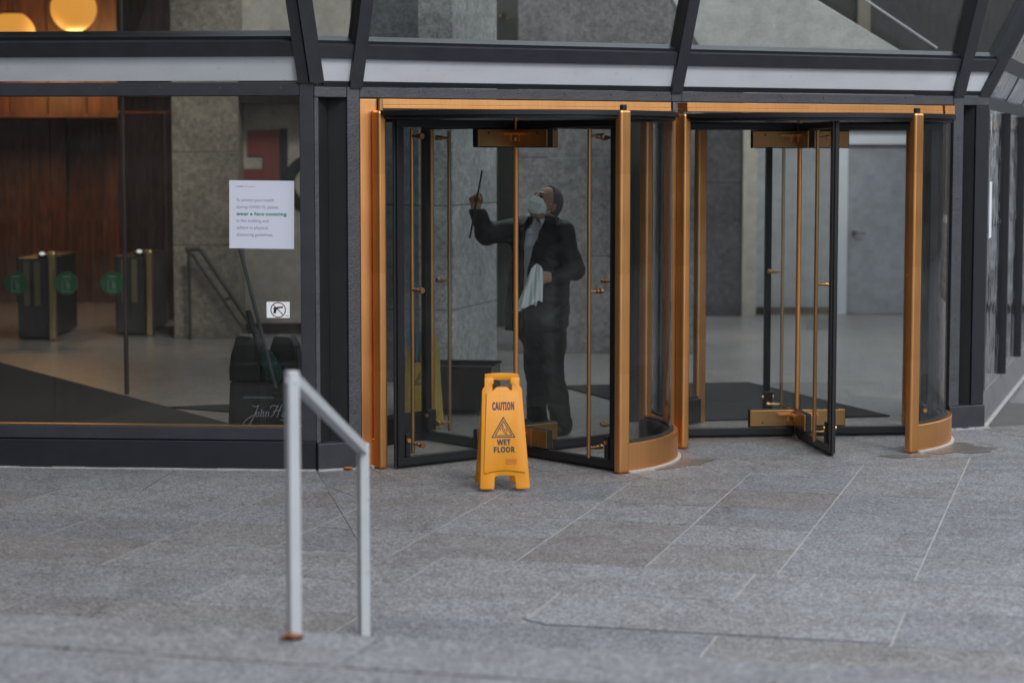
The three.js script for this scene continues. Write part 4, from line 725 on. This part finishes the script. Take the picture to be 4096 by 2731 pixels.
  mesh('body', join([net((x, y, z) => Math.max(coarse(x, y, z), y - 1.47), [-0.5, 0.02, -0.4], [0.42, 1.5, 0.4], 0.014), net((x, y, z) => Math.max(headF(x, y, z), 1.40 - y), [Hc.x - 0.17, 1.38, Hc.z - 0.17], [Hc.x + 0.17, 1.74, Hc.z + 0.17], 0.0042), net(handR, ...around(hR, 0.11), 0.0032), net(handL, ...around(hL, 0.11), 0.0032)]), skin, him);
  // clothes
  const folds = (x, y, z, k) => k * (0.55 * n3(x * 9 + y * 5, y * 15, z * 9) + 0.3 * n3(x * 22, y * 34 + x * 12, z * 22) + 0.5 * Math.pow(Math.abs(n3(x * 13 - y * 7, y * 13 + z * 6, z * 13)), 2));
  const gap = (y) => (y > 1.15 ? 0.022 + (y - 1.15) * 0.17 : 0.010 + Math.max(0, y - 0.9) * 0.048);
  const jt = torso(0.012), sleeves = uni([uni([cap(SL, EL, 0.078, 0.068), cap(EL, WL, 0.070, 0.047)], 0.03), uni([cap(SR, ER, 0.092, 0.074), cap(ER, WR, 0.074, 0.052)], 0.03), cap(SL, SR, 0.06, 0.06)], 0.06);
  const shirtT = torso(-0.02);
  const jacketF = (x, y, z) => {
    let d = smin(jt(x, y, z), sleeves(x, y, z), 0.05) + folds(x, y, z, 0.02);
    d = Math.max(d, 0.725 - y + 0.05 * (x + 0.05));                                     // hem, a little lower at his back
    const px = x - (0.195 - B.x), pz = z - (-14.67 - B.z), u = px * lat.x + pz * lat.z, w = px * fro.x + pz * fro.z;
    if (w > 0.02) d = Math.max(d, gap(y) - Math.abs(u + 0.012));                         // open front
    return Math.max(d, x > -0.2 ? y - 1.50 : y - 1.552, -(shirtT(x, y, z)));
  };
  const black = std({ color: C(0.0085, 0.0092, 0.0105), roughness: 0.6, bumpMap: weave, bumpScale: 0.0006 });
  mesh('jacket', net(jacketF, [-0.54, 0.68, -0.4], [0.40, 1.60, 0.42], 0.0095), black, him);
  mesh('collar', net((x, y, z) => { const px = x - (0.225 - B.x), pz = z - (-14.68 - B.z), u = px * lat.x + pz * lat.z, w = px * fro.x + pz * fro.z, r = Math.hypot(u, w * 1.05); const ring = Math.max(Math.abs(r - 0.098 + (y - 1.46) * 0.1) - 0.0075, Math.abs(y - 1.465 - w * 0.12) - 0.032); return w > 0.01 ? Math.max(ring, 0.052 - Math.abs(u)) : ring; }, [-0.12, 1.40, -0.13], [0.17, 1.54, 0.13], 0.005), black, him);
  const shirt = std({ color: C(0.66, 0.72, 0.78), roughness: 0.8, bumpMap: weave, bumpScale: 0.0004 });
  mesh('shirt', net((x, y, z) => Math.max(torso(-0.024)(x, y, z) + folds(x, y, z, 0.006), 0.9 - y, y - 1.475), [-0.2, 0.70, -0.3], [0.32, 1.5, 0.34], 0.01), shirt, him);
  mesh('shirt_collar', net((x, y, z) => { const px = x - (0.222 - B.x), pz = z - (-14.68 - B.z), u = px * lat.x + pz * lat.z, w = px * fro.x + pz * fro.z, r = Math.hypot(u, w); const k = y - 1.465; const ring = Math.max(Math.abs(r - 0.084 + k * 0.3) - 0.0065, Math.abs(k - 0.01) - 0.03 - 0.25 * Math.max(0, w - 0.02)); return w > 0.0 ? Math.max(ring, 0.012 + Math.max(0, 0.02 - k) * 0.5 - Math.abs(u)) : ring; }, [-0.12, 1.38, -0.13], [0.17, 1.54, 0.14], 0.004), shirt, him);
  const trF = (x, y, z) => Math.max(uni([ell(J(0.18, 0.80, -14.67), lat, 0.215, up, 0.2, fro, 0.172), cap(hipL, knL, 0.112, 0.084), cap(knL, anL, 0.078, 0.076), cap(hipR, knR, 0.112, 0.084), cap(knR, anR, 0.078, 0.076)], 0.03)(x, y, z) + folds(x, y, z, 0.02), 0.05 - y, y - 0.95);
  mesh('trousers', net(trF, [-0.25, 0.03, -0.36], [0.38, 1.0, 0.33], 0.0105), std({ color: C(0.0075, 0.0075, 0.008), roughness: 0.85, bumpMap: weave, bumpScale: 0.0006 }), him);
  const shoe = (a, dir) => { const h = V(a.x, 0.045, a.z).addScaledVector(dir, -0.05), t = V(a.x, 0.036, a.z).addScaledVector(dir, 0.16); return net((x, y, z) => Math.max(smin(cap(h, t, 0.045, 0.042)(x, y, z), cap(V(a.x, 0.06, a.z), V(a.x, 0.10, a.z), 0.045, 0.04)(x, y, z), 0.05), 0.006 - y), [Math.min(h.x, t.x) - 0.07, 0, Math.min(h.z, t.z) - 0.07], [Math.max(h.x, t.x) + 0.07, 0.17, Math.max(h.z, t.z) + 0.07], 0.006); };
  const leather = std({ color: C(0.008, 0.0075, 0.007), roughness: 0.4 });
  mesh('shoe', shoe(anL, V(-0.62, 0, 0.78)), leather, him); mesh('shoe', shoe(anR, V(-0.9, 0, 0.43)), leather, him);
  // mask, straps, hair, eyes, brows
  const maskM = std({ color: C(0.80, 0.89, 0.90), roughness: 0.8 });
  const mk = (x, y, z) => { const o = ell(hp(0.068, -0.056), Fh, 0.084, Th, 0.068, Sh, 0.07)(x, y, z), k = (x - Hc.x) * Th.x + (y - Hc.y) * Th.y + (z - Hc.z) * Th.z, fw = (x - Hc.x) * Fh.x + (y - Hc.y) * Fh.y + (z - Hc.z) * Fh.z, sd = (x - Hc.x) * Sh.x + (z - Hc.z) * Sh.z; return Math.max(o + 0.0022 * Math.sin(k * 260) * Math.min(1, fw / 0.1) , (fw + 0.85 * Math.abs(sd) + 0.25 * Math.abs(k + 0.05) - 0.146) * 0.72, Math.abs(k + 0.058) - 0.058, 0.014 - fw); };
  mesh('face_mask', net(mk, ...around(hp(0.08, -0.05), 0.1), 0.0036), maskM, him);
  for (const s of [-1, 1]) { mesh('mask_strap', rod(hp(0.03, -0.012, s * 0.066), hp(-0.014, 0.008, s * 0.082), 0.0026, 6), maskM, him); mesh('mask_strap', rod(hp(0.03, -0.088, s * 0.058), hp(-0.012, -0.04, s * 0.078), 0.0026, 6), maskM, him); }
  const hairF = (x, y, z) => { const px = x - Hc.x, py = y - Hc.y, pz = z - Hc.z, f = px * Fh.x + py * Fh.y + pz * Fh.z, t = px * Th.x + py * Th.y + pz * Th.z; return Math.max(uni([skull, ell(hp(-0.03, -0.01), Fh, 0.076, Th, 0.075, Sh, 0.07)], 0.03)(x, y, z) - 0.0065 + 0.0025 * n3(x * 160, y * 160, z * 160), f - 0.008 - 0.34 * (t - 0.02) * (t > 0.02 ? 1 : 0.2) + 0.006 * n3(x * 60, y * 60, z * 60), -0.055 - t); };
  mesh('hair', net(hairF, ...around(hp(-0.02, 0.02), 0.14), 0.0042), std({ color: C(0.13, 0.12, 0.112), roughness: 0.9, bumpMap: fineBump, bumpScale: 0.004 }), him);
  for (const s of [-1, 1]) { mesh('eye', new THREE.SphereGeometry(0.0115, 14, 10).translate(...hp(0.0885, 0.008, s * 0.032).toArray()), std({ color: C(0.03, 0.02, 0.016), roughness: 0.25 }), him); mesh('eyebrow', rod(hp(0.099, 0.031, s * 0.016), hp(0.088, 0.036, s * 0.05), 0.0048, 8, 0.003), std({ color: C(0.02, 0.018, 0.016), roughness: 0.9 }), him); }
  { const p = J(0.262, 1.315, -14.515); mesh('jacket_logo', new THREE.BoxGeometry(0.03, 0.008, 0.004).rotateY(-0.35).translate(p.x, p.y, p.z), std({ color: C(0.3, 0.31, 0.32), roughness: 0.7 }), him); }
  // squeegee: blade bar seen end-on, handle in his fist
  const sq = thing('squeegee', 'thin dark squeegee bar held up in the raised hand', 'squeegee', [B.x, B.y, B.z]);
  const a = J(-0.203, 1.814, -14.52), b = J(-0.287, 1.355, -14.52), mid = a.clone().lerp(b, 0.46), sm = std({ color: C(0.02, 0.021, 0.022), roughness: 0.35 });
  mesh('bar', rod(a, b, 0.0065, 8), sm, sq); mesh('rubber_blade', rod(a.clone().add(V(0, 0, 0.012)), b.clone().add(V(0, 0, 0.012)), 0.0025, 6), M.rubber, sq); mesh('handle', rod(mid, hR.clone().addScaledVector(pR1, 0.03).addScaledVector(fR1, 0.02).add(V(0, 0, -0.05)), 0.011, 12), sm, sq);
  // towel hanging from the other hand
  const tg = new THREE.PlaneGeometry(1, 1, 44, 40), tp = tg.attributes.position;
  for (let i = 0; i < tp.count; i++) { const u = tp.getX(i) + 0.5, v = 0.5 - tp.getY(i), w = 0.05 + 0.075 * Math.pow(v, 0.5), end = 0.035 * Math.sin(u * 4.1 + 0.6) + 0.05 * Math.max(0, u - 0.5), lx = 0.168 - 0.035 * v + (u - 0.5) * w * 1.15; tp.setXYZ(i, lx - B.x, 1.165 + 0.02 * Math.sin(u * 3) - v * (0.25 + end), -14.345 - B.z + (0.017 * Math.sin(u * 10 + v * 2.2) + 0.006 * Math.sin(u * 27 - v * 5)) * (0.4 + 0.6 * v) - 0.01 * v); }
  tg.computeVertexNormals(); const tw = thing('towel', 'white cleaning towel hanging from the lowered hand', 'towel', [B.x, B.y, B.z]); const towelM = std({ color: C(0.78, 0.82, 0.84), roughness: 0.95, side: THREE.DoubleSide, bumpMap: weave, bumpScale: 0.0015 });
  mesh('front_fold', tg, towelM, tw);
  const t2 = tg.clone(); t2.scale(1, 1, 1); const q2 = t2.attributes.position; for (let i = 0; i < q2.count; i++) { const v = (1.165 - q2.getY(i)) / 0.28; q2.setXYZ(i, q2.getX(i) - 0.06 * v * v, 1.165 - (1.165 - q2.getY(i)) * 1.12, q2.getZ(i) - 0.03); } t2.computeVertexNormals(); mesh('back_fold', t2, towelM, tw);
}


// ---------- out-of-view surroundings that shade the front and mirror in the glass ----------
function bandedBuilding(name, label, w, h, d, pos, turn, floors, bay) {
  const t = thing(name, label, 'building', pos, turn);
  mesh('wall', bx(-w / 2, w / 2, 0, h, -d, 0), M.facadeStone, t);
  const fh = h / floors; for (let i = 0; i < floors; i++) for (let x = -w / 2 + 0.6; x < w / 2 - bay; x += bay) mesh('window', bx(x, x + bay - 0.7, i * fh + 0.8, i * fh + fh - 0.35, 0.002, 0.03), M.farGlass, t);
  return t;
}
{ const t = thing('unseen_wing', 'unseen dark stone wing left of the frame, placed to shade the left side', 'building', [-3.5, 0, -12.9], R(3)); for (let i = 0; i < 8; i++) mesh('wall_panel', bx(-1.5, 0, 0, 15, 0.02 + i * 1.4, i * 1.4 + 1.4, 0.01), M.facadeStone, t); }  // out of view, placed to shade the left paving and white panels
bandedBuilding('unseen_street_building', 'unseen dark stone building behind the viewer, placed to darken the mirrored view', 70, 10, 12, [-4, 0, 34], Math.PI, 3, 4.2);  // out of view, placed to darken what the front glass mirrors
bandedBuilding('unseen_street_building', 'unseen long dark stone building beyond the right side, placed to be mirrored in glass', 66, 8, 12, [26, 0, -31], R(-90), 2, 3.3);  // out of view, placed to darken the curved and side glass
{ const t = thing('plaza_stair', 'broad stone stair mirrored in the right side windows', 'stair', [10.4, 0, -27], R(-24)); for (let i = 0; i < 6; i++) mesh('stair_step', bx(-5, 5, i * 0.16, (i + 1) * 0.16, -6, -i * 0.4), i % 2 ? M.plaza : M.plaza, t); }

renderer.render(scene, camera);
